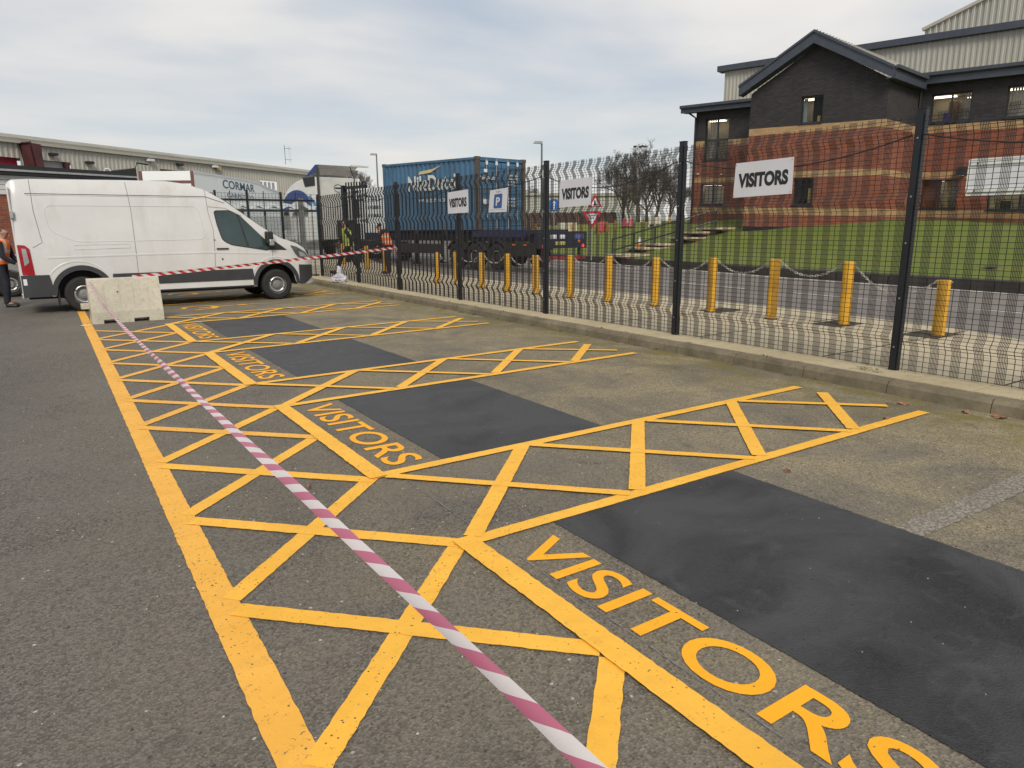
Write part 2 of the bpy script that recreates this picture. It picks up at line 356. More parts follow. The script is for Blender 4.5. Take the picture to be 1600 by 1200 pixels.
# footway between fence and road (thin raised slab with a kerb face), joints cut as real grooves
mb = MB(); ZP = .10
fw = [(x, y) for x, y in near_edge]
inner = [(7.45, y) for x, y in fw]
for i in range(len(fw) - 1):
    y0, y1 = fw[i][1], fw[i + 1][1]
    mb.quad((7.45, y0, ZP), (fw[i][0], y0, ZP), (fw[i + 1][0], y1, ZP), (7.45, y1, ZP))
    mb.quad((fw[i][0], y0, 0), (fw[i + 1][0], y1, 0), (fw[i + 1][0], y1, ZP), (fw[i][0], y0, ZP))
tag(mb.build('pavement', M_pave), kind='structure')
mb = MB()
M_joint = simple('joint_dirt', (.055, .045, .03), .95, .3, 10)
for k in range(18):
    y = -1.0 + k * 1.9
    mb.box(7.46, 11.05 - (0.9 if y < 3 else 0), y, y + .018, ZP - .02, ZP + .004)
mb.box(9.3, 9.318, 1.5, 24, ZP - .02, ZP + .0035)
for y in (4.6, 6.0, 8.3): mb.box(9.9, 10.6, y, y + .5, ZP - .02, ZP + .005)
tag(mb.build('pavement_joint', M_joint), kind='structure')
# kerb : real separate stones with a chamfered top arris, 915 mm each
mb = MB(); KX = 6.67; y = -2.0
while y < 23.6:
    L = .915; j = random.uniform(-.004, .004); dz = random.uniform(-.003, .003)
    prof = [(KX + j, -.02), (KX + .015 + j, .09 + dz), (KX + .045 + j, .128 + dz), (KX + .15, .131 + dz), (KX + .15, -.02)]
    n = len(prof); vs = [(px, y + .004, pz) for px, pz in prof] + [(px, y + L - .004, pz) for px, pz in prof]
    mb.mesh(vs, [tuple(range(n)), tuple(range(2 * n - 1, n - 1, -1))] + [(i, n + i, n + (i + 1) % n, (i + 1) % n) for i in range(n)])
    y += L
tag(mb.build('kerb', M_kerb), kind='structure')
mb = MB(); y = -2.0
while y < 23.6:
    L = .60; dz = random.uniform(-.003, .003)
    mb.box(KX + .166, KX + .158 + .42, y + .007, y + L - .007, -.02, .134 + dz); y += L
mb.box(KX + .592, 7.449, -2, 23.6, -.02, .112)
tag(mb.build('paving_slabs', M_slab), kind='structure')
mb = MB(); mb.box(KX + .02, 7.4, -2, 23.6, -.03, .085); tag(mb.build('kerb_bed', M_joint), kind='structure')
# grass bank : heightfield rising from the far road edge to the office
def edge_x(y):
    for i in range(len(far_edge) - 1):
        (x0, y0), (x1, y1) = far_edge[i], far_edge[i + 1]
        if y0 <= y <= y1: return x0 + (x1 - x0) * (y - y0) / (y1 - y0)
    return far_edge[-1][0] + (y - 41) * .55
def bank(e, y=0):
    if e < 0: return 0
    k = max(0, min(1, (e - 3.5) / 3.5))
    return .26 + 1.14 * min(1, e / 7.8) + max(0, e - 9.5) * .028 + (max(0, min(.34, (y - 12) * .035)) + .12) * k + (.20 * k if 14 < y < 23 else .20 * k * max(0, 1 - min(abs(y - 14), abs(y - 23)) / 4))
def hit(px, py):
    """first point of the lawn met by the line of sight through a photo point"""
    d = ray(px, py).normalized(); k = 15.0
    while k < 160:
        p = EYE + d * k; e = p.x - edge_x(p.y)
        if e > 0 and p.z <= bank(e, p.y): return p
        k += .03
    return EYE + d * 45
mb = MB(); ys = [-8 + i * 1.0 for i in range(90)]; es = [0.22, .6, 1.2, 2, 3, 4, 5, 6, 7, 8, 9, 10, 12, 14, 17, 20, 25, 30, 40, 60, 100]
vs = []
for y in ys:
    for e in es: vs.append((edge_x(y) + e, y, bank(e, y) + (noise.noise((e * .5, y * .4, 0)) * .03 if e > .5 else 0)))
n = len(es); mb.mesh(vs, [(i * n + j, i * n + j + 1, (i + 1) * n + j + 1, (i + 1) * n + j) for i in range(len(ys) - 1) for j in range(n - 1)])
tag(mb.build('grass_bank', M_grass, smooth=True), kind='structure')
mb = MB()   # dark edging bricks holding the bank
for i in range(len(far_edge) - 1):
    a, b = Vector(far_edge[i]), Vector(far_edge[i + 1]); t = (b - a).normalized(); nn = Vector((t.y, -t.x))
    k = int((b - a).length / .6) + 1
    for j in range(k):
        p = a.lerp(b, j / k); q = a.lerp(b, (j + 1) / k - .01)
        mb.mesh([(*p, 0), (*q, 0), (*(q + nn * .25), 0), (*(p + nn * .25), 0), (*p, .27), (*q, .27), (*(q + nn * .25), .29), (*(p + nn * .25), .29)],
                [(0, 3, 2, 1), (4, 5, 6, 7), (0, 1, 5, 4), (1, 2, 6, 5), (2, 3, 7, 6), (3, 0, 4, 7)])
tag(mb.build('bank_edging', conc_mat('dark_edging', (.035, .032, .028), (.08, .07, .055), 5)), kind='structure')

# ---------------- painted markings on the car park ----------------
def bar2(mb, a, b, wd, z, jit=.004, mi=0, step=.03):
    z = .0042 + (z - .006) * .42 if z >= .006 else z
    """painted bar with a ragged edge"""
    a, b = Vector(a), Vector(b); L = (b - a).length; t = (b - a) / L; n = Vector((-t.y, t.x)); k = max(2, int(L / step))
    P = []; Q = []
    for i in range(k + 1):
        p = a + t * (L * i / k); P.append(p - n * (wd / 2 + random.uniform(-jit, jit))); Q.append(p + n * (wd / 2 + random.uniform(-jit, jit)))
    vs = [(*p, z) for p in P] + [(*q, z) for q in Q]
    mb.mesh(vs, [(i, i + 1, k + 2 + i, k + 1 + i) for i in range(k)], mi)
mb = MB(); bar2(mb, (.455, -3), (.45, 17.3), .135, .006, .003)
tag(mb.build('yellow_edge_line', M_yel_worn), kind='structure')
Ls = [-1.65, -.47, .7, 1.89, 3.07, 4.2, 5.32, 6.48, 7.62, 8.76, 9.95, 11.15, 12.27, 13.42]
mb = MB(); mw = MB()
for i, L in enumerate(Ls[:-1]):
    t = (mb if L < 6 else mw)
    bar2(t, (.49, L - .05), (1.60, L + 1.05), .098, .010, .0025)
for i, L in enumerate(Ls[1:]):
    t = (mb if L < 6 else mw)
    bar2(t, (.49, L - .15), (1.60, L - 1.25), .098, .014, .0025)
tag(mb.build('yellow_cross_hatching', M_yel), kind='structure'); tag(mw.build('yellow_worn_hatching', M_yel_worn), kind='structure')
# aisles: (near line y at x=1.65, at 6.27), (far ...)
aisles = [(-.62, -.5, .58, .66), (2.93, 2.92, 4.13, 4.14), (6.38, 6.56, 7.53, 7.72), (9.87, 10.20, 11.02, 11.33), (13.42, 13.86, 14.55, 15.00), (16.95, 17.5, 18.1, 18.6)]
ma = MB(); mc = MB()
for k, (a0, a1, b0, b1) in enumerate(aisles):
    bar2(ma, (1.62, a0), (6.25, a1), .095, .018, .002); bar2(ma, (1.62, b0), (6.22, b1), .095, .018, .002)
    nl = lambda x: a0 + (a1 - a0) * (x - 1.65) / 4.6
    fl = lambda x: b0 + (b1 - b0) * (x - 1.65) / 4.6
    for j in range(4):
        x0 = 1.70 + j * 1.18; x1 = x0 + 1.10; f = 1.0
        if j == 3: x1, f = 6.18, 0.78
        bar2(mc, (x0, nl(x0) + .04), (x1, nl(x1) + (fl(x1) - nl(x1)) * f - .02), .105, .0225, .002)
        bar2(mc, (x0, fl(x0) - .04), (x1, fl(x1) - (fl(x1) - nl(x1)) * f + .02), .08, .0265, .002)
tag(ma.build('bay_divider_lines', M_yel), kind='structure'); tag(mc.build('aisle_cross_hatching', M_yel), kind='structure')
mb = MB()
for k in range(len(aisles) - 1): bar2(mb, (1.64, aisles[k][3] - .05 if k == 0 else aisles[k][2] - .04), (1.64, aisles[k + 1][0] + .05), .125, .030, .003)
tag(mb.build('bay_front_lines', M_yel), kind='structure')
# fresh tarmac patches
for k in range(4):
    (a0, a1, b0, b1), (c0, c1, _, _) = aisles[k], aisles[k + 1]; y0, y1 = b0 + .055, c0 - .06
    if k == 3: y0 += .05
    s0 = (b1 - b0) / 4.6 
    tilt0 = (b1 - b0) - 1.2; lo = lambda x: b0 + (b1 - b0 - 0) * 0
    f0 = lambda x: aisles[k][2] + (aisles[k][3] - aisles[k][2]) * (x - 1.65) / 4.6 + .052
    f1 = lambda x: aisles[k + 1][0] + (aisles[k + 1][1] - aisles[k + 1][0]) * (x - 1.65) / 4.6 - .052
    mb = MB(); K = 150; xa, xb = 2.17, 3.66; P = []; Q = []
    vs = []
    for i in range(K + 1):
        t = i / K; y = lambda x: f0(x) + (f1(x) - f0(x)) * t
        vs.append((xa + random.uniform(-.003, .003), y(xa), .0045)); vs.append((xb + random.uniform(-.004, .004), y(xb), .0045))
    mb.mesh(vs, [(2 * i, 2 * i + 1, 2 * i + 3, 2 * i + 2) for i in range(K)])
    tag(mb.build('tarmac_patch', M_patch), kind='structure')
# VISITORS lettering in four bays; reads along -Y with letter tops toward +X
for k, (yc, ln) in enumerate(((1.76, 1.98), (5.26, 1.98), (8.72, 1.98), (12.28, 1.98))):
    mb = MB(); xc = 1.93
    fit_text(mb, 'VISITORS', ln, .28, lambda v: (xc + v.y, yc - v.x, .0048), 0, .012, 0)
    tag(mb.build('painted_word', M_yel_txt), kind='structure')
# wheelchair symbols in the two far bays
for (cx, cy) in ((2.95, 16.0), (3.2, 19.8)):
    mb = MB(); P = []
    for i in range(17):
        a = rad(-60 + i * 16); P.append((cx - .35 + .33 * math.cos(a) * 1, cy + .36 * math.sin(a)))
    for i in range(16): bar2(mb, P[i], P[i + 1], .09, .0075, .002)
    for a, b, z in (((cx - .40, cy - .1), (cx + .30, cy + .02), .0095), ((cx - .1, cy + .1), (cx - .12, cy - .35), .0115), ((cx - .12, cy - .33), (cx - .55, cy - .5), .0135)): bar2(mb, a, b, .09, z, .002)
    mb.poly([(cx + .52 + .11 * math.cos(i * math.pi / 8), cy + .05 + .11 * math.sin(i * math.pi / 8), .0075) for i in range(16)])
    bar2(mb, (cx + .3, cy + .02), (cx + .85, cy + .06), .06, .0145, .002)
    tag(mb.build('wheelchair_symbol', M_yel_worn), kind='structure')
# ghost of an old white bay line, and a blue-white chalk string line
mb = MB(); a, b = G(1405, 838), G(1640, 735); bar2(mb, (a.x, a.y), (b.x, b.y), .155, .0035, .008)
tag(mb.build('old_white_line', M_oldwhite), kind='structure')
mb = MB()
for y0, y1 in ((-.3, 2.86), (2.99, 4.0)):
    bar2(mb, (1.765, y0), (1.78, y1), .004, .0055 if y0 < 1 else .0115, .0025)
tag(mb.build('chalk_string_line', simple('chalk', (.19, .20, .22), .9, .3, 30)), kind='structure')
# =====================================================================
# MESH FENCE
# =====================================================================
FX = 7.23; FZ = .13; FH = 2.50; MOD = .2044
folds = [(0, 0), (.24, 0), (.33, .055), (.42, 0), (1.60, 0), (1.69, .055), (1.78, 0), (2.26, 0), (2.35, .055), (2.44, 0), (2.50, 0)]
def fold_x(z):
    for i in range(len(folds) - 1):
        (a, x0), (b, x1) = folds[i], folds[i + 1]
        if a <= z <= b: return x0 + (x1 - x0) * (z - a) / (b - a)
    return 0
def mesh_panel(W):
    mb = MB(); nmod = int(round(W / MOD)); m = W / nmod
    def vert(y, r):
        pts = [(fold_x(z), z) for z, _ in folds]; n = 3; vs = []
        for x, z in pts:
            for k in range(n):
                a = 2 * math.pi * k / n; vs.append((-x + r * math.cos(a), y + r * math.sin(a), z))
        mb.mesh(vs, [(i * n + k, i * n + (k + 1) % n, (i + 1) * n + (k + 1) % n, (i + 1) * n + k) for i in range(len(pts) - 1) for k in range(n)])
    for i in range(nmod):
        y0 = i * m
        for k in range(7): vert(y0 + .012 + k * .0128, .0033)
        vert(y0 + .012 + .0768 + (m - .0768) / 2, .0040)
    z = .01
    while z < FH:
        x = -fold_x(z) - .004; r = .0028
        vs = [(x + r * math.cos(a), y, z + r * math.sin(a)) for y in (0, W) for a in (0, 2.09, 4.19)]
        mb.mesh(vs, [(0, 1, 4, 3), (1, 2, 5, 4), (2, 0, 3, 5)]); z += .0508 if not (.24 < z < .42 or 1.6 < z < 1.78 or 2.26 < z < 2.44) else .034
    return mb
M_wire = simple('black_wire', (.018, .017, .02), .5, .2, 8)
M_bolt = simple('galvanised_bolt', (.35, .36, .37), .4, .1, 5, metal=.6)
fence = empty('mesh_fence', (FX, .66, FZ), 0, 'long black wire mesh fence on dark posts along the raised kerb', 'fence')
def fence_post(x, y, h=2.57):
    mb = MB(); mb.box(-.03, .03, -.045, .045, 0, h); t = mb.build('post', M_black, fence, (x - FX, y - .66, 0), bevel=.004)
    mb = MB(); mb.box(-.033, .033, -.048, .048, h, h + .012); mb.build('post_cap', M_blackplastic, t)
    mb = MB(); mb.box(-.045, -.031, -.03, .03, .02, h - .05); mb.build('clamp_strip', M_black, t)
    for z in (.25, .75, 1.3, 1.75, 2.3):
        mb = MB(); mb.lathe([(0, -.052), (.009, -.052), (.009, -.044), (0, -.044)], 8, 'x', (0, 0, z)); mb.build('bolt', M_bolt, t)
py = [.66, 3.73, 6.80, 9.87, 12.94, 16.01, 19.05, 22.6]
px_shift = [0, 0, 0, 0, .0, .0, .12, .25]
for i, y in enumerate(py):
    if i: fence_post(FX + px_shift[i], y)
first = None
for i in range(7):
    L = py[i + 1] - py[i] - .09; a = px_shift[i]; b = px_shift[i + 1]
    if first is None: first = mesh_panel(2.98).build('mesh_panel', M_wire, fence); o = first
    else: o = first.copy(); col.objects.link(o)
    o.location = (a - .02, py[i] + .045 - .66, .02); o.scale = (1, L / 2.98, 1); o.rotation_euler = (0, 0, -math.atan2(b - a, L))
# the black cable slung from post to post
for i in range(1, 7):
    mb = MB(); a = Vector((FX - .05 + px_shift[i], py[i] + .05, FZ + 2.33)); b = Vector((FX - .05 + px_shift[i + 1], py[i + 1] - .05, FZ + 2.33)); sag = [0, .20, .26, .12, .18, .15, .2][i]
    mb.tube([a.lerp(b, t / 16) - Vector((0, 0, sag * 4 * (t / 16) * (1 - t / 16))) for t in range(17)], .0075, 6)
    tag(mb.build('cable', M_blackplastic), ['', 'black cable sagging along the fence behind the nearest VISITORS board', 'black cable sagging along the fence above the bare trees and middle board',
        'black cable sagging across the container doors above the parking sign', 'black cable sagging above the farthest VISITORS board', 'black cable sagging in front of the container side lettering', 'black cable sagging over the people behind the fence'][i], 'cable', 'cables slung between the fence posts')
mb = MB(); a = Vector((FX - .05, py[1] - .05, FZ + 2.33)); b = a + Vector((0, -3, 0)); mb.tube([a.lerp(b, t / 16) - Vector((0, 0, .2 * 4 * (t / 16) * (1 - t / 16))) for t in range(17)], .0075, 6)
tag(mb.build('cable', M_blackplastic), 'black cable sagging along the fence to the right of the nearest post', 'cable', 'cables slung between the fence posts')

# ---------------- white boards on the fence ----------------
M_signwhite = simple('sign_white', (.66, .67, .71), .45, .04, 2); M_signblack = simple('sign_black_print', (.02, .02, .022), .5, .1)
M_blue = simple('sign_blue', (.03, .10, .30), .45, .1)
def board(name, X, ya, yb, za, zb, yc, yd, zc, zd, label, words=None):
    """flat board: top-left (ya,za) top-right (yb,zb) bottom-right (yc,zc) bottom-left (yd,zd); slight lean of the cable ties"""
    cy = (ya + yb + yc + yd) / 4; cz = (za + zb + zc + zd) / 4
    t = empty(name, (X, cy, cz), 0, label, 'sign')
    q = [Vector((0, ya - cy, za - cz)), Vector((0, yb - cy, zb - cz)), Vector((0, yc - cy, zc - cz)), Vector((0, yd - cy, zd - cz))]
    mb = MB(); fr = [p + Vector((-.0025, 0, 0)) for p in q]; bk = [p + Vector((.0025, 0, 0)) for p in q]
    mb.mesh(fr + bk, [(0, 1, 2, 3), (7, 6, 5, 4)] + [(i, 4 + i, 4 + (i + 1) % 4, (i + 1) % 4) for i in range(4)]); mb.build('board', M_signwhite, t)
    def uv(u, v, d=.004): a = q[3].lerp(q[2], u); b = q[0].lerp(q[1], u); p = a.lerp(b, v); return Vector((-d, p.y, p.z))
    if words:
        mb = MB(); fit_text(mb, words, .86, .42, lambda v: uv(.5 + v.x, .48 + v.y), 0, .055, 0); mb.build("lettering", M_signblack, t)
    for u, v in ((.02, .94), (.98, .94), (.02, .06), (.98, .06)):
        mb = MB(); p = uv(u, v); mb.box(-.012, .03, p.y - .004, p.y + .004, p.z - .0015, p.z + .0015); mb.build('cable_tie', M_blackplastic, t)
    return t, uv
X = FX - .075
board('visitors_sign', X, 5.86, 5.06, 2.355, 2.365, 5.055, 5.875, 1.965, 1.95, 'largest white VISITORS board, on the mesh in front of the brick office', 'VISITORS')
board('visitors_sign', X, 9.385, 8.58, 2.36, 2.37, 8.60, 9.41, 1.95, 1.93, 'middle white VISITORS board on the mesh beside the bare trees and give way sign', 'VISITORS')
board('visitors_sign', X, 13.25, 12.40, 2.345, 2.37, 12.40, 13.26, 1.92, 1.915, 'farthest white VISITORS board, on the mesh in front of the blue container', 'VISITORS')
t, uv = board('parking_sign', X, 11.56, 10.95, 2.305, 2.33, 11.0, 11.63, 1.90, 1.905, 'white board with a blue panel and white letter P, between two VISITORS boards')
def patch_uv(uv, u0, u1, v0, v1, d, r=.0):
    pts = []
    for (cu, cv, a0) in ((u1 - r, v1 - r, 0), (u0 + r, v1 - r, 90), (u0 + r, v0 + r, 180), (u1 - r, v0 + r, 270)):
        for k in range(5): a = rad(a0 + k * 22.5); pts.append(uv(cu + r * math.cos(a), cv + r * math.sin(a), d))
    return pts
mb = MB(); mb.poly(patch_uv(uv, .27, .73, .17, .79, .0045, .05)); mb.build('blue_panel', M_blue, t)
mb = MB(); fit_text(mb, 'P', .22, .36, lambda v: uv(.5 + v.x, .47 + v.y, .0065), 0, .03, 0); mb.build('lettering', M_signwhite, t)
for u0, u1, v in ((.34, .66, .90), (.38, .62, .86), (.10, .90, .10)):
    mb = MB(); mb.poly([uv(u0, v, .0045), uv(u1, v, .0045), uv(u1, v + .014, .0045), uv(u0, v + .014, .0045)]); mb.build('small_print', simple('grey_print', (.25, .26, .27), .6), t)

# =====================================================================
# BOLLARDS AND CHAINS
# =====================================================================
M_boll = simple('bollard_yellow', (.62, .33, .020), .5, .18, 2.5, dirt=(.36, .20, .03))
M_chain = simple('white_chain', (.42, .40, .36), .5, .2, 20)
bd = [(1465, 525, .84), (1318, 508, 1.04), (1205, 498, 1.05), (1110, 487, 1.03), (1023, 478, 1.01), (950, 471, 1.0), (891, 465, .99), (837, 459, .96), (793, 455, .98), (753, 450, .97), (714, 444, .95), (684, 442, .93), (603, 425, .94), (574, 420, .95), (537, 412, 1.0)]
bl = ['yellow bollard nearest the camera, right of the nearest fence post', 'yellow bollard just left of the nearest fence post', 'third yellow bollard from the right, under the nearest VISITORS board', 'fourth yellow bollard from the right, right of the post by the office corner',
      'fifth yellow bollard from the right, left of the post by the office corner', 'sixth yellow bollard from the right, in front of the foot of the steps', 'yellow bollard standing under the middle VISITORS board', 'yellow bollard just left of the tall fence post, in front of the trailer tail', 'yellow bollard in front of the rear trailer wheels',
      'yellow bollard in front of the middle trailer wheel', 'yellow bollard half hidden by the post of the farthest VISITORS board', 'yellow bollard left of the trailer wheels, under the container', 'yellow bollard in front of the person in the orange vest', 'yellow bollard between the two people behind the fence', 'farthest yellow bollard, left of the person in the yellow vest']
mb = MB(); h = 1.0; r = .082
mb.lathe([(r, 0), (r, h - .012), (r - .008, h), (0, h)], 20); B0 = None; tops = []
base_pad = MB(); base_pad.lathe([(r + .02, 0), (r + .02, .012), (r + .002, .014)], 20)
lugs = []
for s in (-1, 1): lug = MB(); lug.tube([(0, s * (r - .01), h - .03), (0, s * (r + .022), h - .03)], .010, 8); lugs.append(lug)
for i, (px, pyy, hh) in enumerate(bd):
    p = G(px, pyy, ZP + .005)
    if B0 is None:
        t = empty('bollard', (0, 0, 0), 0, '', 'bollard', 'yellow bollards beyond the mesh fence'); mb.build('pillar', M_boll, t, smooth=False); base_pad.build('collar', M_joint, t); [q_.build('chain_lug', M_chain, t) for q_ in lugs]; B0 = t
    else: t = copy_tree(B0)
    t.location = p; t.scale = (1, 1, hh - .07); t['label'] = bl[i]; tops.append(Vector((p.x, p.y, p.z + hh - .10)))
def chain(a, b, sag):
    mb = MB(); n = 40; pts = [a.lerp(b, t / n) - Vector((0, 0, sag * 4 * (t / n) * (1 - t / n))) for t in range(n + 1)]
    L = sum((pts[i + 1] - pts[i]).length for i in range(n)); k = int(L / .042); acc = 0; s = []; 
    for j in range(k + 1):
        target = L * j / k; a2 = 0
        for i in range(n):
            d = (pts[i + 1] - pts[i]).length
            if a2 + d >= target - 1e-6: s.append(pts[i].lerp(pts[i + 1], (target - a2) / d)); break
            a2 += d
    for j in range(len(s) - 1):
        c = (s[j] + s[j + 1]) / 2; t = (s[j + 1] - s[j]).normalized(); side = t.cross(Vector((0, 0, 1))).normalized(); up = side.cross(t)
        w = side if j % 2 else up; R1, R2 = .031, .016; ring = [c + t * (R1 * math.cos(a)) + w * (R2 * math.sin(a)) for a in [k2 * math.pi / 4 for k2 in range(9)]]
        mb.tube(ring, .0052, 4, cap=False)
    return mb
skip = {0, 13}
cl_ = {1: 'white plastic chain hanging beside the nearest fence post', 2: 'white plastic chain between the third and second bollards from the right', 3: 'white plastic chain between the fourth and third bollards from the right', 4: 'white plastic chain behind the post by the office corner',
       5: 'white plastic chain in front of the foot of the steps', 6: 'white plastic chain right of the bollard under the middle board', 7: 'white plastic chain left of the bollard under the middle board', 8: 'white plastic chain under the trailer tail left of the tall post', 9: 'white plastic chain in front of the rear trailer wheels',
       10: 'white plastic chain in front of the front trailer wheel', 11: 'white plastic chain left of the farthest VISITORS board post', 12: 'long white chain between the people and the trailer wheels', 13: 'white chain between the two people', 14: 'farthest white chain behind the person in the yellow vest'}
for i in range(1, len(tops)):
    a, b = tops[i - 1], tops[i]
    d = (b - a).normalized() * .09
    if i == 12: continue
    tag(chain(a + d, b - d, .22 if i > 1 else .30).build('chain', M_chain), cl_[i], 'chain', 'white chains between the bollards')

# =====================================================================
# CONCRETE BARRIER, TAPE, BAG
# =====================================================================
by = 14.47; t = empty('concrete_barrier', (1.10, by, 0), rad(2), 'pale concrete barrier block standing in front of the white van', 'barrier')
mb = MB(); W = .575; H = .79
prof = [(-.24, .0), (-.24, .17), (-.19, .25), (-.085, .70), (-.07, H), (.07, H), (.085, .70), (.19, .25), (.24, .17), (.24, 0)]   # (y,z)
prof = [(-.22, .0), (-.22, .20), (-.075, H - .02), (-.06, H), (.06, H), (.075, H - .02), (.22, .20), (.22, 0)]
n = len(prof)
def bsec(x, ins=0, z0=0): return [(x, y, max(z, z0)) for y, z in prof]
# body with two fork slots
cuts = [(-W, -.40, 0), (-.40, -.17, .07), (-.17, .08, 0), (.08, .33, .07), (.33, W, 0)]
for (x0, x1, zb) in cuts:
    a = bsec(x0, 0, zb); b = bsec(x1, 0, zb)
    mb.mesh(a + b, [(i, n + i, n + (i + 1) % n, (i + 1) % n) for i in range(n)] + [tuple(range(n)), tuple(range(2 * n - 1, n - 1, -1))])
mb.build('block', M_conc, t)
for x0, x1 in ((-.36, -.335), (-.12, -.095), (.10, .125), (.345, .37)):   # shallow raised ribs cast in the sloping face
    mb = MB(); mb.mesh([(x0, -.200, .25), (x1, -.200, .25), (x1, -.096, .68), (x0, -.096, .68), (x0, -.212, .25), (x1, -.212, .25), (x1, -.108, .68), (x0, -.108, .68)], [(4, 5, 6, 7), (0, 4, 7, 3), (1, 2, 6, 5), (3, 7, 6, 2), (0, 1, 5, 4)])
    mb.build('cast_rib', M_conc, t, bevel=.003)
mb = MB(); mb.box(-W - .13, -W + .002, -.07, .07, .26, .36); mb.build('connector_lug', M_conc, t, bevel=.01)
mb = MB(); mb.lathe([(.012, -.168), (.012, -.160)], 10, 'y', (-.13, 0, .55)); mb.build('lifting_hole', M_joint, t)
# barrier tape
def tape_mat(name, red, white, trans=.25):
    b = NB(name); u = b.n('ShaderNodeUVMap'); s = b.n('ShaderNodeSeparateXYZ'); b.l(u.outputs[0], s.inputs[0])
    f = b.math('FRACT', b.math('DIVIDE', b.math('ADD', s.outputs['X'], b.math('MULTIPLY', s.outputs['Y'], .055)), .19))
    c = b.mix(b.math('GREATER_THAN', f, .5), white, red); c = b.mix(b.math('MULTIPLY', b.noise(b.coord(), 14, 5), .15), c, (.35, .30, .32))
    b.l(c, b.p.inputs['Base Color']); b.p.inputs['Roughness'].default_value = .35
    b.p.inputs['Transmission Weight'].default_value = 0
    tr = b.n('ShaderNodeBsdfTranslucent'); b.l(c, tr.inputs[0]); ms = b.n('ShaderNodeMixShader'); ms.inputs[0].default_value = trans
    b.l(b.p.outputs[0], ms.inputs[1]); b.l(tr.outputs[0], ms.inputs[2]); b.l(ms.outputs[0], b.out.inputs[0])
    b.bump(b.noise(b.coord(scale=(1, 1, 1)), 60, 3), .15, .002)
    MATS[name] = b.m; return b.m
M_tape_pink = tape_mat('tape_backlit_pink', (.58, .16, .27), (.80, .76, .78)); M_tape_red = tape_mat('tape_red', (.60, .012, .03), (.78, .77, .76))  # pink one: paler back side, with its backlit look put into the colour
def tape(name, pts, wfn, tw, mat, label, parent=None, roll=.55):
    """ribbon with a curled cross-section; tw(s) = angle of its face"""
    vs = []; uvs = []; L = 0; K = 5; pts = [Vector(p) for p in pts]; n = len(pts)
    for i, p in enumerate(pts):
        if i: L += (p - pts[i - 1]).length
        t = (pts[min(i + 1, n - 1)] - pts[max(0, i - 1)]).normalized(); s = t.cross(Vector((0, 0, 1))).normalized(); up = s.cross(t)
        a = tw(L); e = s * math.cos(a) + up * math.sin(a); nn = -s * math.sin(a) + up * math.cos(a); w = wfn(L)
        for k in range(K + 1):
            q = k / K * 2 - 1; ph = q * roll * 1.57
            vs.append(p + e * (w / 2 * math.sin(ph) / math.sin(roll * 1.57)) + nn * (w / 2 * roll * (math.cos(ph) - 1) * .9)); uvs.append((L, q))
    fs = [(i * (K + 1) + k, i * (K + 1) + k + 1, (i + 1) * (K + 1) + k + 1, (i + 1) * (K + 1) + k) for i in range(n - 1) for k in range(K)]
    me = bpy.data.meshes.new(name); me.from_pydata([tuple(v) for v in vs], [], fs); me.materials.append(mat); ul = me.uv_layers.new(name='UVMap')
    for lp in me.loops: ul.data[lp.index].uv = uvs[lp.vertex_index]
    me.polygons.foreach_set('use_smooth', [True] * len(me.polygons)); o = bpy.data.objects.new(name, me); col.objects.link(o)
    if parent: o.parent = parent
    if label: tag(o, label, 'barrier tape')
    return o
Np = D(930, 1207, 1.12); Fp = Vector((.56, 14.34, .76)); ext = Np + (Np - Fp).normalized() * 2.5
pts = []; n = 420
for i in range(n + 1):
    t = i / n; p = Fp.lerp(Np, t); p.z -= .20 * 4 * (t ** .8) * (1 - t ** .8) * (1 - t) ** .5 * 1.0; pts.append(p)
pts += [Np.lerp(ext, i / 60) for i in range(1, 61)]
tape('barrier_tape', pts, lambda s: .024 + .013 * min(1, s / 11) + .003 * math.sin(s * 2.3), lambda s: rad(-40) + .35 * math.sin(s * 1.3) + .15 * math.sin(s * 5.1), M_tape_pink, 'long pale pink and white tape stretching from the barrier across the bays to the foreground')
a = Vector((1.25, 14.46, .795)); b = Vector((7.16, 16.0, 1.17))
tape('barrier_tape', [a.lerp(b, i / 200) - Vector((0, 0, .02 * 4 * (i / 200) * (1 - i / 200))) for i in range(201)], lambda s: .062, lambda s: rad(75) + .1 * math.sin(s * 2), M_tape_red, 'shorter red and white tape running in front of the van to a fence post')
tape('tape_tail', [b + Vector((.0, -.05 - .01 * math.sin(i * .8), -.012 * i)) for i in range(22)], lambda s: .03 + .12 * max(0, s - .15), lambda s: rad(10) + s * 4, M_tape_red, None).name = 'tape_tail'
tag(bpy.data.objects['tape_tail'], 'loose tail of red and white tape dangling from the fence post knot', 'tape tail')
mb = MB(); 
for k in range(10):
    a2 = k * .7; mb.poly([(.44 + .05 * math.cos(a2) , 14.0 + .03 * math.sin(a2), .012 + .004 * k), (.44 + .09 * math.cos(a2 + .8), 14.0 + .05 * math.sin(a2 + .8), .02), (.44 + .10 * math.cos(a2 + .4), 14.0 + .05 * math.sin(a2 + .4), .03)])
tag(mb.build('tape_scrap', M_signwhite), 'white scrap of tape lying on the yellow edge line near the barrier', 'scrap')
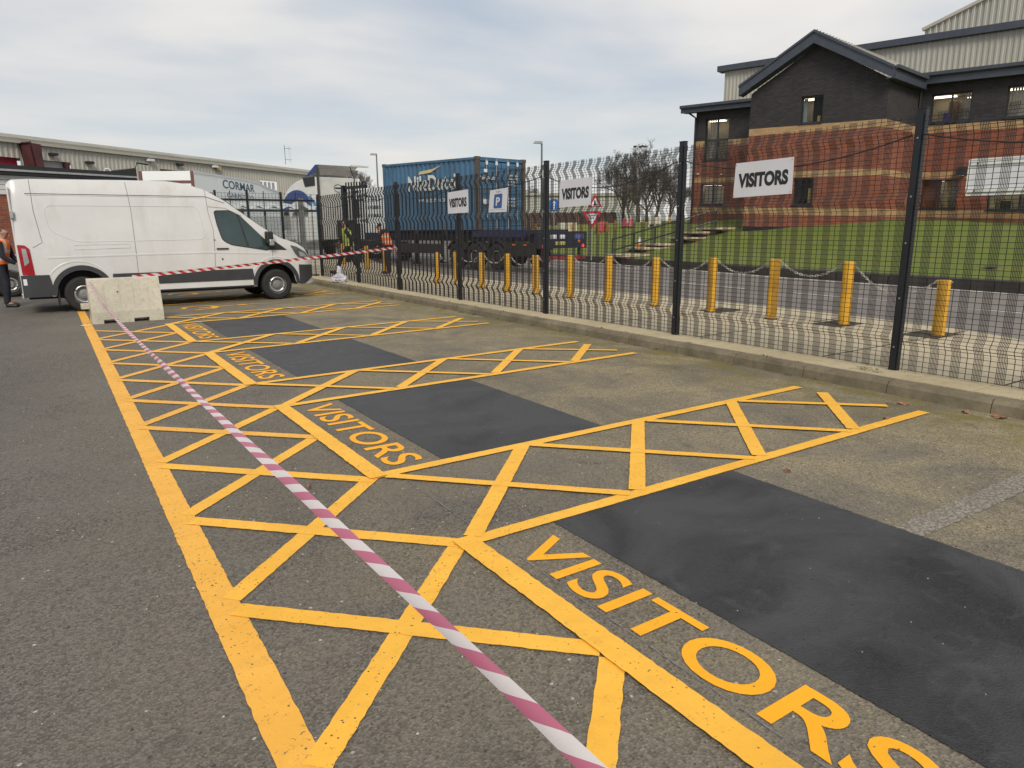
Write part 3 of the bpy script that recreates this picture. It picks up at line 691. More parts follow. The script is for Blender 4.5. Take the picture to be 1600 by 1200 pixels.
# clear bag of litter
def crumple(r, sz, seed, n=3):
    bm = bmesh.new(); bmesh.ops.create_icosphere(bm, subdivisions=n, radius=1)
    vs = []
    for v in bm.verts:
        p = v.co; k = 1 + .35 * noise.noise(p * 2.1 + Vector((seed, 0, 0))) + .22 * noise.noise(p * 6 + Vector((0, seed, 0)))
        vs.append((p.x * r * k * sz[0], p.y * r * k * sz[1], max(-.55 * r * sz[2], p.z * r * k * sz[2])))
    fs = [tuple(v.index for v in f.verts) for f in bm.faces]; bm.free(); return vs, fs
mb = MB(); g = G(531, 441, .135); v_, f_ = crumple(.20, (1.1, 1.3, .8), 3.1); mb.mesh([(x, y, z + .09) for x, y, z in v_], f_)
bag = empty('plastic_bag', g, 0, 'crumpled pale clear plastic bag lying on the kerb by the far fence', 'bag')
b_ = NB('bag_plastic'); b_.p.inputs['Base Color'].default_value = (.62, .62, .68, 1); b_.p.inputs['Roughness'].default_value = .25; b_.p.inputs['Alpha'].default_value = .75
mb.build('sack', b_.m, bag); mb = MB(); v_, f_ = crumple(.07, (1, 1, 2.2), 5.3, 2); mb.mesh([(x, y, z + .30) for x, y, z in v_], f_); mb.build('tied_neck', b_.m, bag)
# fallen leaves
M_leaf = simple('brown_leaf', (.26, .13, .07), .8, .3, 40)
def leaf(px, pyy, s, z0, label, rz):
    g = G(px, pyy, z0); mb = MB(); pts = []
    for k in range(20):
        a = k / 20 * 2 * math.pi; r = s * (.62 + .38 * abs(math.cos(a * 2.5))) ; pts.append((r * math.cos(a), r * .8 * math.sin(a), .012 * math.sin(a * 2) + .008))
    c = (0, 0, .02); mb.mesh(pts + [c], [(k, (k + 1) % 20, 20) for k in range(20)]); mb.build_ = None
    return tag(mb.build('fallen_leaf', M_leaf, loc=g, rz=rz), label, 'leaf', 'fallen leaves by the kerb')
leaf(1562, 652, .075, .006, 'large curled brown leaf at the kerb foot, near the green weed', .4); leaf(1412, 631, .06, .006, 'brown leaf beyond the yellow line ends near the kerb', 1.2); leaf(1510, 645, .04, .006, 'small dull leaf on moss left of the large brown leaf', 2)
leaf(1385, 655, .03, .006, 'small dark leaf on bare tarmac right of the nearest divider line end', 2.4); leaf(1230, 736, .03, .006, 'pale leaf fragment on tarmac beyond the nearest dark patch', .4); leaf(483, 762, .02, .006, 'tiny brown leaf near the tape in the cross hatching', 1)
# weeds growing in the kerb joints: uncountable fringe
M_weed = simple('weed_leaf', (.07, .12, .02), .8, .35, 30); M_weed2 = simple('dry_weed', (.16, .13, .04), .9, .35, 30)
mb = MB()
def tuft(x, y, z, R, n, hh):
    for k in range(n):
        a = random.uniform(0, 6.28); r = R * random.random() ** .7; c = Vector((x + r * .6 * math.cos(a), y + r * math.sin(a), z + random.random() * hh)); s = random.uniform(.007, .018)
        u = Vector((math.cos(a), math.sin(a), random.uniform(-.3, .9))).normalized(); v = u.cross(Vector((random.random() - .5, random.random() - .5, 1))).normalized()
        mb.mesh([c - v * s * .4, c + u * s, c + v * s * .4, c - u * s * .8], [(0, 1, 2, 3)], 0 if random.random() < .65 else 1)
g = G(1590, 650, 0); tuft(g.x, g.y, 0, .14, 160, .09); tuft(g.x - .05, g.y - .25, 0, .12, 120, .07)
for k in range(46):
    yy = random.uniform(1.5, 21); tuft(KX - random.uniform(-.005, .03), yy, 0, random.uniform(.03, .10), random.randint(8, 26), .025)
for k in range(30):
    yy = random.uniform(1.5, 21); tuft(KX + .153, yy, .13, random.uniform(.02, .09), random.randint(6, 20), .02)
for k in range(40): tuft(KX - random.uniform(0, .5) * random.random(), random.uniform(16, 22.5), 0, .12, 12, .02)
for y in (3.77, 3.9): tuft(KX + .3, y, .13, .08, 40, .04)
for k in range(25): tuft(FX - random.uniform(.0, .08), random.uniform(2, 14), .13, .05, 7, .04)
tag(mb.build('kerb_weeds', [M_weed, M_weed2]), kind='stuff', label='moss and small weeds growing along the kerb foot and joints')
# small loose chippings on the tarmac
mb = MB()
for k in range(1400):
    x = random.uniform(-3, 6.5); y = random.uniform(.8, 9) if k % 3 else random.uniform(.8, 4); s = random.uniform(.0025, .007); z = .002
    mb.mesh([(x + s * random.uniform(.6, 1), y, z), (x, y + s * random.uniform(.6, 1), z), (x - s, y, z), (x, y - s, z), (x, y, z + s * .9)], [(0, 1, 4), (1, 2, 4), (2, 3, 4), (3, 0, 4)], k % 2)
tag(mb.build('loose_grit', [simple('grit_pale', (.42, .39, .34), .9), simple('grit_dark', (.06, .055, .05), .9)]), kind='stuff', label='loose grit scattered over the car park tarmac')
# =====================================================================
# WHITE VAN : local s along its side (rear to nose), z up, depth q away from camera
# =====================================================================
M_vanwhite = simple('van_white_paint', (.61, .615, .615), .22, .05, 1.5, dirt=(.53, .52, .49))
M_clad_v = simple('van_lower_plastic', (.035, .037, .042), .5, .15, 4)
M_seam = simple('panel_gap', (.06, .06, .06), .8)
M_tyre = simple('tyre_rubber', (.018, .018, .018), .8, .2, 10); M_steelrim = simple('steel_rim', (.20, .20, .20), .5, .2, 8, metal=.2); M_silver = simple('silver_trim', (.42, .43, .44), .35, .1, 8, metal=.6)
M_redlens = simple('red_lens', (.30, .005, .012), .2, .1); M_clearlens = simple('clear_lens', (.30, .31, .32), .12, .1); M_orange = simple('orange_lens', (.55, .16, .02), .3)
VS, VR = (.507, 16.69), rad(1.8)
van = empty('white_van', (VS[0], VS[1], 0), VR, 'long high roofed white van parked side on behind the concrete barrier', 'van')
WV = 2.02; van.scale = (.985, 1, 1)
def vtop(s):
    K = [(-1.0, 2.50), (-.93, 2.585), (-.6, 2.61), (1.06, 2.64), (1.9, 2.645), (2.25, 2.60), (2.61, 2.50), (3.02, 2.26), (3.4, 1.98), (3.72, 1.74), (4.0, 1.55), (4.22, 1.43), (4.40, 1.375), (4.6, 1.30), (4.76, 1.20), (4.86, 1.05), (4.93, .90), (4.98, .70), (5.0, .5)]
    for i in range(len(K) - 1):
        if s <= K[i + 1][0]: 
            (a, x), (b, y) = K[i], K[i + 1]; t = max(0, (s - a) / (b - a)); return x + (y - x) * t
    return K[-1][1]
def vrear(z): return -1.0 + (0 if z < .8 else (z - .8) * .045) if z < 2.3 else -.93
WH = [(.05, .38), (4.03, .38)]; AR = .47
def vbot(s):
    b = .34
    for c, _ in WH:
        d = abs(s - c)
        if d < AR: b = max(b, .38 + math.sqrt(AR * AR - d * d) * .98)
    return b
def vside(s, z):
    """inset of the body side from the outermost plane at length s, height z"""
    q = 0
    if z > 1.2: q += (z - 1.2) * .085
    if z > 2.2: q += (z - 2.2) ** 2 * .5
    if s > 3.9: q += ((s - 3.9) / 1.1) ** 2 * .16
    if s > 4.7: q += ((s - 4.7) / .3) ** 2 * .16
    if s > 2.6 and z > 1.25: q += (z - 1.25) * (s - 2.6) * .045
    if s < -.85: q += ((-.85 - s) / .15) ** 2 * .05
    return q
S = sorted(set([round(-1.0 + i * .05, 3) for i in range(121)]))
R_ = [0, .06, .14, .24, .34, .44, .54, .64, .74, .84, .92, .97, 1.0]
mb = MB(); rows = []
for s in S:
    zb, zt = vbot(s), max(vtop(s), vbot(s) + .05); half = []
    for r in R_: z = zb + (zt - zb - .02) * r; half.append((s, vside(s, z), z))
    # roof edge round to the centre
    e = half[-1]
    for k, (dq, dz) in enumerate(((.03, .012), (.09, .022), (.25, .035), (.6, .045), (1.0, .05))): half.append((s, e[1] + dq if dq < 1 else WV / 2, zt - .02 + dz * (.5 if s > 2.4 else 1)))
    far = [(x, WV - y, z) for x, y, z in half[::-1][1:]]
    rows.append(half + far)
n = len(rows[0]); vs = [p for r in rows for p in r]
mb.mesh(vs, [(i * n + j, i * n + j + 1, (i + 1) * n + j + 1, (i + 1) * n + j) for i in range(len(rows) - 1) for j in range(n - 1)])
mb.mesh(rows[0], [tuple(range(n))]); mb.mesh(rows[-1], [tuple(range(n))])
body = mb.build('body', M_vanwhite, van, smooth=True)
md = body.modifiers.new('edge', 'EDGE_SPLIT'); md.split_angle = rad(35)
def clip_overlay(poly, eps, step=.08, off=0):
    """convex (s,z) outline laid on the curved side of the van"""
    bm = bmesh.new(); s0, s1 = min(p[0] for p in poly), max(p[0] for p in poly); z0, z1 = min(p[1] for p in poly), max(p[1] for p in poly)
    ns, nz = max(1, int((s1 - s0) / step)), max(1, int((z1 - z0) / step)); g = [[bm.verts.new((s0 + (s1 - s0) * i / ns, 0, z0 + (z1 - z0) * j / nz)) for j in range(nz + 1)] for i in range(ns + 1)]
    for i in range(ns):
        for j in range(nz): bm.faces.new((g[i][j], g[i + 1][j], g[i + 1][j + 1], g[i][j + 1]))
    c = Vector((sum(p[0] for p in poly) / len(poly), 0, sum(p[1] for p in poly) / len(poly)))
    for i in range(len(poly)):
        a = Vector((poly[i][0], 0, poly[i][1])); b = Vector((poly[(i + 1) % len(poly)][0], 0, poly[(i + 1) % len(poly)][1])); t = b - a; nn = Vector((t.z, 0, -t.x))
        if nn.dot(c - a) > 0: nn = -nn
        if nn.length < 1e-6: continue
        bmesh.ops.bisect_plane(bm, geom=bm.verts[:] + bm.edges[:] + bm.faces[:], plane_co=a, plane_no=nn, clear_outer=True)
    bm.verts.ensure_lookup_table(); vs = [(v.co.x, vside(v.co.x, v.co.z) - eps + off, v.co.z) for v in bm.verts]; fs = [tuple(v.index for v in f.verts) for f in bm.faces]; bm.verts.index_update(); fs = [tuple(v.index for v in f.verts) for f in bm.faces]; bm.free(); return vs, fs
def both(mbs, vs, fs):
    mbs[0].mesh(vs, fs); mbs[1].mesh([(x, WV - y, z) for x, y, z in vs], fs)
def overlay(name, mat, polys, eps, parent=van, label=None, far=True, **k):
    ms = [MB(), MB()]
    for p in polys: both(ms, *clip_overlay(p, eps, **k))
    o = ms[0].build(name, mat, parent)
    if far: ms[1].build(name, mat, parent)
    if label: o['label'] = label
    return o
def rnd(pts, r=.08, k=4):
    o = []; n = len(pts)
    for i in range(n):
        p = Vector(pts[i]); a = Vector(pts[i - 1]); b = Vector(pts[(i + 1) % n]); u = (a - p); v = (b - p); rr = min(r, u.length * .45, v.length * .45); A = p + u.normalized() * rr; B = p + v.normalized() * rr
        for j in range(k + 1): t = j / k; o.append(tuple(A * (1 - t) ** 2 + p * 2 * t * (1 - t) + B * t * t))
    return o
# dark lower cladding, stopping at the wheel arches
def strip_side(name, mat, s0, s1, zlo, zhi, eps):
    ms = [MB(), MB()]; ss = [s0 + (s1 - s0) * i / 40 for i in range(41)]; vs = []
    for s in ss:
        lo = max(zlo(s) if callable(zlo) else zlo, vbot(s)); hi = max(zhi(s) if callable(zhi) else zhi, lo + .002)
        for j in range(4): z = lo + (hi - lo) * j / 3; vs.append((s, vside(s, z) - eps, z))
    fs = [(i * 4 + j, i * 4 + j + 1, (i + 1) * 4 + j + 1, (i + 1) * 4 + j) for i in range(40) for j in range(3)]
    both(ms, vs, fs); return [m.build(name, mat, van) for m in ms]
hi_arch = lambda c: (lambda s: .38 + math.sqrt(max(0, (AR + .09) ** 2 - (s - c) ** 2)) if abs(s - c) < AR + .09 else .76)
strip_side('rear_corner_cladding', M_clad_v, -.99, -.51, .325, .77, .012)
strip_side('wheel_arch_trim', M_clad_v, -.51, .61, .36, hi_arch(.05), .02); strip_side('wheel_arch_trim', M_clad_v, 3.47, 4.59, .36, hi_arch(4.03), .02)
strip_side('sill_cladding', M_clad_v, .61, 3.47, .50, .745, .014)
strip_side('front_bumper_side', M_clad_v, 4.59, 4.985, lambda s: .31 + max(0, s - 4.66) * .55, lambda s: .80 - (s - 4.59) * .05, .016)
strip_side('sill_step', M_blackplastic, .61, 3.47, .335, .372, .010)
# glazing
win = rnd([(2.76, 2.02), (2.80, 1.72), (2.88, 1.40), (3.05, 1.30), (3.83, 1.165), (3.90, 1.20), (3.88, 1.33), (3.30, 1.93), (3.10, 2.03)], .07)
fr = overlay('window_surround', M_blackplastic, [[(x + (x - 3.3) * .035, z + (z - 1.6) * .05) for x, z in win]], .008)
overlay('side_window', simple('cab_glass_tint', (.030, .052, .048), .06, .25, 2.2, spec=.8), [win], .013)
overlay('quarter_trim', M_blackplastic, [[(3.82, 1.16), (3.90, 1.46), (4.32, 1.15)]], .010)
overlay('window_divider', M_blackplastic, [[(3.24, 1.96), (3.27, 1.96), (3.44, 1.245), (3.405, 1.25)]], .018)
# the windscreen wraps the sloping nose between the pillars
mb = MB(); vs = []
for i in range(13):
    s = 2.98 + (4.14 - 2.98) * i / 12
    for j in range(9): q = .16 + (WV - .32) * j / 8; vs.append((s, q, vtop(s) + .036 - .018 * ((j - 4) / 4) ** 2))
mb.mesh(vs, [(i * 9 + j, i * 9 + j + 1, (i + 1) * 9 + j + 1, (i + 1) * 9 + j) for i in range(12) for j in range(8)]); mb.build('windscreen', M_vglass, van)
# seams : thin dark gaps between panels
def seam(pts, wd=.007, eps=.004):
    ms = [MB(), MB()]; P = []
    for i in range(len(pts) - 1):
        a, b = Vector(pts[i]), Vector(pts[i + 1]); k = max(1, int((b - a).length / .06)); P += [a.lerp(b, j / k) for j in range(k)]
    P.append(Vector(pts[-1])); vs = []
    for i, p in enumerate(P):
        t = (P[min(i + 1, len(P) - 1)] - P[max(0, i - 1)]).normalized(); nn = Vector((-t.y, t.x)) * wd / 2
        for q in (p - nn, p + nn): vs.append((q.x, vside(q.x, q.y) - eps, q.y))
    both(ms, vs, [(2 * i, 2 * i + 1, 2 * i + 3, 2 * i + 2) for i in range(len(P) - 1)]); ms[0].build('panel_seam', M_seam, van)
seam([(1.06, 2.60), (1.10, 2.0), (1.09, .75)]); seam([(2.61, 2.50), (2.63, 2.0), (2.70, 1.6), (2.66, .75)]); seam([(2.63, 2.12), (3.0, 2.09), (3.35, 1.92)]); seam([(3.98, 1.28), (3.96, .98), (4.0, .88)])
seam([(-.62, 2.60), (-.62, 2.0), (-.55, 1.40), (-.72, 1.30)]); seam([(-.72, 2.33), (2.60, 2.335), (3.0, 2.20)], .012, .004)
# pressed panels: shallow raised outlines catching the light
M_press = simple('van_pressed_edge', (.50, .50, .48), .4)
def press(pts): seam_pts = pts + [pts[0]]; ms = [MB(), MB()]; P = []
def groove(pts, wd=.016, name='pressed_crease'):
    ms = [MB(), MB()]; P = []
    for i in range(len(pts) - 1):
        a, b = Vector(pts[i]), Vector(pts[i + 1]); k = max(1, int((b - a).length / .06)); P += [a.lerp(b, j / k) for j in range(k)]
    P.append(Vector(pts[-1])); vs = []
    for i, p in enumerate(P):
        t = (P[min(i + 1, len(P) - 1)] - P[max(0, i - 1)]).normalized(); nn = Vector((-t.y, t.x)) * wd / 2
        for f, e in ((-1, .001), (0, .010), (1, .001)):
            q = p + nn * f; vs.append((q.x, vside(q.x, q.y) - e, q.y))
    both(ms, vs, [(3 * i + j, 3 * i + j + 1, 3 * i + j + 4, 3 * i + j + 3) for i in range(len(P) - 1) for j in (0, 1)])
    for m in ms: m.build(name, M_vanwhite, van, smooth=True)
pan = rnd([(-.45, 2.11), (2.42, 2.12), (2.52, 1.42), (.05, 1.40), (-.40, 1.62)], .14, 5); groove(pan + [pan[0]])
groove(rnd([(-.02, 1.34), (1.0, 1.35), (1.0, 1.27), (-.02, 1.25)], .02, 2) + [(-.02, 1.30)], .012); groove([(-.5, 1.10), (1.0, 1.12), (2.6, 1.13), (3.9, 1.08)], .05, 'waist_crease'); groove([(.0 + .62 * math.cos(rad(160 - i * 8)), .40 + .62 * math.sin(rad(160 - i * 8))) for i in range(18)], .04, 'arch_flare')
groove([(4.03 + .60 * math.cos(rad(150 - i * 8)), .40 + .60 * math.sin(rad(150 - i * 8))) for i in range(13)], .04, 'arch_flare'); groove([(-.70, 2.31), (2.60, 2.315)], .02, 'roof_gutter')
# handles, badge, fuel cap, mirror
for q0 in (0,):
    mb = MB(); mb.box(2.72, 2.98, vside(2.85, 1.21) - .035, vside(2.85, 1.21) - .005, 1.195, 1.225); mb.build('door_handle', M_blackplastic, van, bevel=.008)
    mb = MB(); mb.lathe([(.02, -.004), (.02, .004)], 14, 'y', (2.83, vside(2.8, .98) - .006, .98)); mb.build('door_lock', M_seam, van)
    mb = MB(); mb.lathe([(.016, -.004), (.016, .004)], 14, 'y', (2.70, vside(2.7, 1.4) - .006, 1.40)); mb.build('indicator_repeater', M_seam, van)
mb = MB(); mb.box(3.80, 3.96, -.20, -.02, 1.30, 1.58); mb.build('door_mirror', M_blackplastic, van, bevel=.03)
mb = MB(); mb.box(3.86, 3.97, -.215, -.10, 1.26, 1.40); mb.build('mirror_cap', M_silver, van, bevel=.02)
mb = MB(); mb.box(3.80, 3.96, WV + .02, WV + .20, 1.30, 1.58); mb.build('door_mirror', M_blackplastic, van, bevel=.03)
# lamps
overlay('headlamp', simple('headlamp_lens', (.10, .11, .115), .1, .3, 9), [rnd([(4.40, 1.26), (4.56, 1.22), (4.80, 1.08), (4.90, .93), (4.60, .96), (4.52, 1.05)], .03)], .012)
overlay('headlamp_reflector', M_clearlens, [rnd([(4.60, 1.12), (4.76, 1.06), (4.82, .97), (4.64, .99)], .03)], .018)
tl = overlay('tail_lamp', M_redlens, [rnd([(-.975, 1.36), (-.85, 1.35), (-.78, 1.28), (-.75, .77), (-.955, .78)], .02)], .014)
overlay('reversing_lens', M_clearlens, [[(-.91, 1.29), (-.84, 1.28), (-.815, 1.02), (-.90, .95)]], .019)
mb = MB(); mb.box(-1.03, -.985, .12, WV - .12, .42, .70); mb.build('rear_bumper', M_clad_v, van, bevel=.02)
mb = MB(); mb.box(-1.02, -.97, .10, .30, .30, .42); mb.build('rear_step', M_silver, van, bevel=.01)
mb = MB(); mb.box(-1.01, -.95, .0, .06, 1.86, 2.0); mb.build('door_hinge', M_silver, van, bevel=.006)
mb = MB(); mb.box(-1.005, -.97, .06, WV - .06, .74, 2.45); mb.build('rear_door', M_vanwhite, van, bevel=.02)
mb = MB(); mb.box(4.90, 4.975, .33, WV - .33, .47, .78); mb.build('front_bumper', M_clad_v, van, bevel=.05)
mb = MB(); mb.box(4.86, 4.95, .35, WV - .35, .84, 1.12); mb.build('grille', M_blackplastic, van, bevel=.02)
mb = MB(); mb.box(-.9, 4.5, .5, WV - .5, .26, 1.0); mb.build('underbody', M_blackplastic, van)
def wheel(parent, s, q, z, r, wd, side=-1, rimr=.62, mats=None, hubcol=None, name='wheel'):
    t = MB(); t.lathe([(r * .60, -wd / 2), (r * .86, -wd / 2), (r * .96, -wd / 2 + .02), (r, -wd / 2 + .05), (r, wd / 2 - .05), (r * .96, wd / 2 - .02), (r * .86, wd / 2), (r * .60, wd / 2)], 40, 'y', cap=False)
    o = t.build(name, M_tyre, parent, (s, q, z), smooth=False)
    rm = MB(); f = side * wd / 2; rm.lathe([(r * .62, f * .95), (r * .60, f * .80), (r * .54, f * .35), (r * .30, f * .35), (r * .27, f * .6), (r * .14, f * .7), (.001, f * .7)], 32, 'y', cap=False); rm.build('rim', hubcol or M_steelrim, o, smooth=False)
    rm = MB(); rm.tube([(r * .46 * math.cos(i * math.pi / 16), f * .72, r * .46 * math.sin(i * math.pi / 16)) for i in range(33)], .020, 6, cap=False); rm.build('rim_edge', M_silver, o)
    hb = MB()
    hb.tube([(r * .17 * math.cos(i * math.pi / 16), f * .55, r * .17 * math.sin(i * math.pi / 16)) for i in range(33)], .014, 6, cap=False); hb.build('hub_ring', M_silver, o)
    return o
for s, z in WH:
    wheel(van, s, .13, .355, .355, .23); wheel(van, s, WV - .13, .355, .355, .23, 1)
    for q0, q1 in ((.02, .6), (WV - .6, WV - .02)):
        mb = MB(); prof = [(s + .475 * math.cos(rad(a)), .38 + .475 * math.sin(rad(a))) for a in range(-5, 186, 10)]; n = len(prof)
        mb.mesh([(x, q0, z) for x, z in prof] + [(x, q1, z) for x, z in prof], [(i, i + 1, n + i + 1, n + i) for i in range(n - 1)]); mb.build('wheel_liner', M_blackplastic, van)
mb = MB(); mb.box(-.42, -.38, .03, .28, .16, .5); mb.build('mud_flap', M_blackplastic, van)
# dim grime sticker on the rear corner
mb = MB(); mb.mesh(*clip_overlay([(-.96, .58), (-.90, .58), (-.90, .70), (-.96, .70)], .016)); mb.build('sticker', M_signwhite, van)
# =====================================================================
# BRICK OFFICE, in local axes: x = -s (s runs left along the facade), y = back, z up.
# =====================================================================
OP = Vector((30.90, 13.94, 0)); OT = Vector((-.15643, .98769, 0)); ON = Vector((.98769, .15643, 0))   # along, into the building
ORZ = math.atan2(-OT.y, -OT.x)      # local +x = -OT ; local +y = +ON ... x cross y = z
def shear(p): return Vector((p.x, p.y, p.z + .035 * (-p.x - 1.5)))
office = empty('brick_office', (OP.x, OP.y, 0), ORZ, 'two storey red brick office with dark brick upper walls and a big gable', 'office building')
M_sh = None
MW = [M_red, M_buff, M_blk, M_trim, M_blackplastic]
BANDS = [(1.0, 1.62, 4), (1.62, 1.98, 0), (1.98, 2.28, 1), (2.28, 3.52, 0), (3.52, 3.80, 1), (3.80, 5.27, 0), (5.27, 5.56, 1), (5.56, 7.5, 2)]
BANDS = [(.6, 1.42, 4), (1.42, 1.95, 0), (1.95, 2.24, 1), (2.24, 3.50, 0), (3.50, 3.74, 1), (3.74, 5.28, 0), (5.28, 5.56, 1), (5.56, 7.35, 2)]
def wall(mb, s0, s1, y, holes, bands, top=7.35, rev=.14):
    """facade from s0 to s1 (s grows left) at depth y with window holes (sa,sb,za,zb), in coursed bands"""
    xs = sorted(set([s0, s1] + [h[0] for h in holes] + [h[1] for h in holes])); zs = sorted(set([b[0] for b in bands] + [top] + [h[2] for h in holes] + [h[3] for h in holes]))
    for i in range(len(xs) - 1):
        for j in range(len(zs) - 1):
            a, b, c, d = xs[i], xs[i + 1], zs[j], zs[j + 1]; mx, mz = (a + b) / 2, (c + d) / 2
            if mz > top or mz < bands[0][0] or any(h[0] < mx < h[1] and h[2] < mz < h[3] for h in holes): continue
            mi = [q[2] for q in bands if q[0] <= mz <= q[1]]; mb.quad((-a, y, c), (-b, y, c), (-b, y, d), (-a, y, d), mi[0] if mi else 2)
    for (a, b, c, d) in holes:
        mi = [q[2] for q in bands if q[0] <= (c + d) / 2 <= q[1]][0]
        mb.quad((-a, y, c), (-a, y + rev, c), (-a, y + rev, d), (-a, y, d), mi); mb.quad((-b, y, c), (-b, y, d), (-b, y + rev, d), (-b, y + rev, c), mi)
        mb.quad((-a, y, c), (-b, y, c), (-b, y + rev, c), (-a, y + rev, c), mi); mb.quad((-a, y, d), (-a, y + rev, d), (-b, y + rev, d), (-b, y, d), mi)
GO = -3.3
main_h = [(.18, 1.62, 5.66, 6.76), (.28, 1.62, 2.30, 3.44), (-2.9, -.97, 5.66, 6.80), (-2.9, -.78, 2.26, 3.44)]
gab_h = [(4.53, 5.46, 5.62, 6.68), (4.65, 5.52, 2.36, 3.46)]
left_h = [(10.70, 12.06, 4.60, 6.62), (10.80, 12.16, 2.38, 3.42)]
mb = MB(); wall(mb, -7, 2.06, 0, main_h, BANDS, 7.2); mb.xf(shear); mb.build('wall', MW, office)
mb = MB(); wall(mb, 2.06, 7.72, GO, gab_h, BANDS, 7.0)
ap = (4.9, 8.62)
mb.poly([(-2.06, GO, 7.0), (-7.72, GO, 7.0), (-ap[0], GO, ap[1])], 2)
for s, y0, y1 in ((2.06, GO, 0), (7.72, GO, 0)):
    for a, b, mi in BANDS[:-1]: mb.quad((-s, y0, a), (-s, y1, a), (-s, y1, b), (-s, y0, b), mi)
    mb.quad((-s, y0, 5.56), (-s, y1, 5.56), (-s, y1, 7.0), (-s, y0, 7.0), 2)
mb.xf(shear); mb.build('gable_wall', MW, office)
mb = MB(); wall(mb, 7.72, 12.62, 0, left_h, [(a, b, c) if c != 2 else (a, b, c) for a, b, c in BANDS], 7.0)
for a, b, mi in BANDS: mb.quad((-12.62, 0, a), (-12.62, 12, a), (-12.62, 12, min(b, 7.0)), (-12.62, 0, min(b, 7.0)), mi)
mb.xf(shear); mb.build('wall', MW, office)
# windows
M_int_beige = simple('room_beige', (.50, .44, .32), .8, .15, .6); M_int_brown = simple('room_door_brown', (.14, .06, .03), .6); M_int_dark = simple('room_dark', (.03, .03, .03), .9); M_blind = simple('blind_fabric', (.52, .50, .45), .8, .1, 6)
M_purple = simple('purple_item', (.10, .05, .32), .6); M_bluegrey = simple('room_bluegrey', (.25, .32, .35), .7); M_copper = simple('room_orange_wood', (.24, .075, .025), .6, .2, 1)
M_room_glow = emit('ceiling_and_fill_glow', (1.0, .93, .82), 4.5)  # shared by the one known ceiling light and the added fill strips
def window(h, y, divs=1, stuff=(), rows=0, blinds=0, label=None):
    a, b, c, d = h; f = .055; y0 = y + .10
    mb = MB()
    for (p, q, r, t) in ((a, b, c, c + f), (a, b, d - f, d), (a, a + f, c + f, d - f), (b - f, b, c + f, d - f)): mb.box(-q, -p, y0, y0 + .06, r, t)
    for k in range(1, divs): m = a + (b - a) * k / divs; mb.box(-m - .03, -m + .03, y0 - .003, y0 + .055, c + f, d - f)
    if rows: mb.box(-b + f, -a - f, y0 - .005, y0 + .055, rows - .05, rows + .05)
    mb.box(-b - .03, -a + .03, y - .04, y + .10, c - .045, c)
    fr = mb.xf(shear).build('window_frame', M_frame, office)
    if label: fr['label'] = label
    mb = MB(); mb.quad((-b + f, y0 + .03, c + f), (-a - f, y0 + .03, c + f), (-a - f, y0 + .03, d - f), (-b + f, y0 + .03, d - f)); mb.xf(shear).build('pane', M_glass, fr)
    mb = MB(); e = 1.4   # the room behind the glass
    mb.quad((-b - .4, y0 + e, c - .5), (-a + .4, y0 + e, c - .5), (-a + .4, y0 + e, d + .1), (-b - .4, y0 + e, d + .1)); mb.quad((-b - .4, y0 + .07, d + .02), (-a + .4, y0 + .07, d + .02), (-a + .4, y0 + e, d + .02), (-b - .4, y0 + e, d + .02)); mb.quad((-b - .4, y0 + .07, c - .5), (-b - .4, y0 + e, c - .5), (-b - .4, y0 + e, d + .1), (-b - .4, y0 + .07, d + .1)); mb.quad((-a + .4, y0 + .07, c - .5), (-a + .4, y0 + e, c - .5), (-a + .4, y0 + e, d + .1), (-a + .4, y0 + .07, d + .1))
    mb.xf(shear).build('room_lining', M_int_beige, fr)
    mb = MB(); mb.box(-b - .3, -b + (b - a) * .42, y0 + .75, y0 + .95, d - .035, d - .01); mb.xf(shear).build('ceiling_and_fill_light', M_room_glow, fr)  # glowing strip added inside every window to brighten the room
    if blinds:
        mb = MB(); x0, x1 = blinds; k = int((x1 - x0) / .09)
        for i in range(k): xx = x0 + i * .09; mb.quad((-xx, y0 + .12, c + .08), (-xx - .08, y0 + .16, c + .08), (-xx - .08, y0 + .16, d - .05), (-xx, y0 + .12, d - .05))
        mb.xf(shear).build('vertical_blind', M_blind, fr)
    for nm, m, (p, q, r, t), dy in stuff:
        mb = MB(); mb.box(-q, -p, y0 + dy, y0 + dy + .05, r, t); mb.xf(shear).build(nm, m, fr)
window(main_h[0], 0, 2, [('interior_door', M_int_brown, (1.0, 1.35, 5.3, 6.6), 1.2), ('purple_box', M_purple, (.98, 1.24, 5.72, 6.05), .3), ('ceiling_and_fill_light', M_room_glow, (.25, .62, 6.62, 6.66), .8)], 0, (.22, .55), 'lit upper window with a purple item on its sill')
window(main_h[1], 0, 2, [('wooden_panel', M_copper, (.98, 1.62, 2.2, 3.4), .15), ('door_edge', simple('pale_yellow_door', (.45, .36, .14), .6), (.62, .78, 2.3, 3.4), .25), ('curtain', M_bluegrey, (.30, .44, 2.35, 3.4), .1)])
window(main_h[2], 0, 2, (), 0, (-2.85, -1.0)); window(main_h[3], 0, 2, [('pot_plant', simple('indoor_plant', (.02, .03, .01), .9), (-1.5, -1.15, 2.3, 2.62), .3), ('green_file', simple('pale_green_box', (.35, .36, .18), .7), (-.98, -.84, 2.32, 2.7), .2)])
window(gab_h[0], GO, 1, [('dark_wall', M_int_dark, (4.5, 5.2, 5.6, 6.7), .5), ('post_it', simple('yellow_item', (.5, .38, .08), .7), (4.68, 4.80, 5.68, 5.90), .08), ('reveal_strip', M_bluegrey, (5.28, 5.42, 5.66, 6.6), .12)])  # includes a plain blue-grey upright strip behind the pane
window(gab_h[1], GO, 1, [('dark_wall', M_int_dark, (4.5, 5.7, 2.3, 3.5), .5), ('fire_extinguisher_cover', simple('yellow_item', (.5, .38, .08), .7), (4.83, 4.95, 2.45, 3.05), .12)])
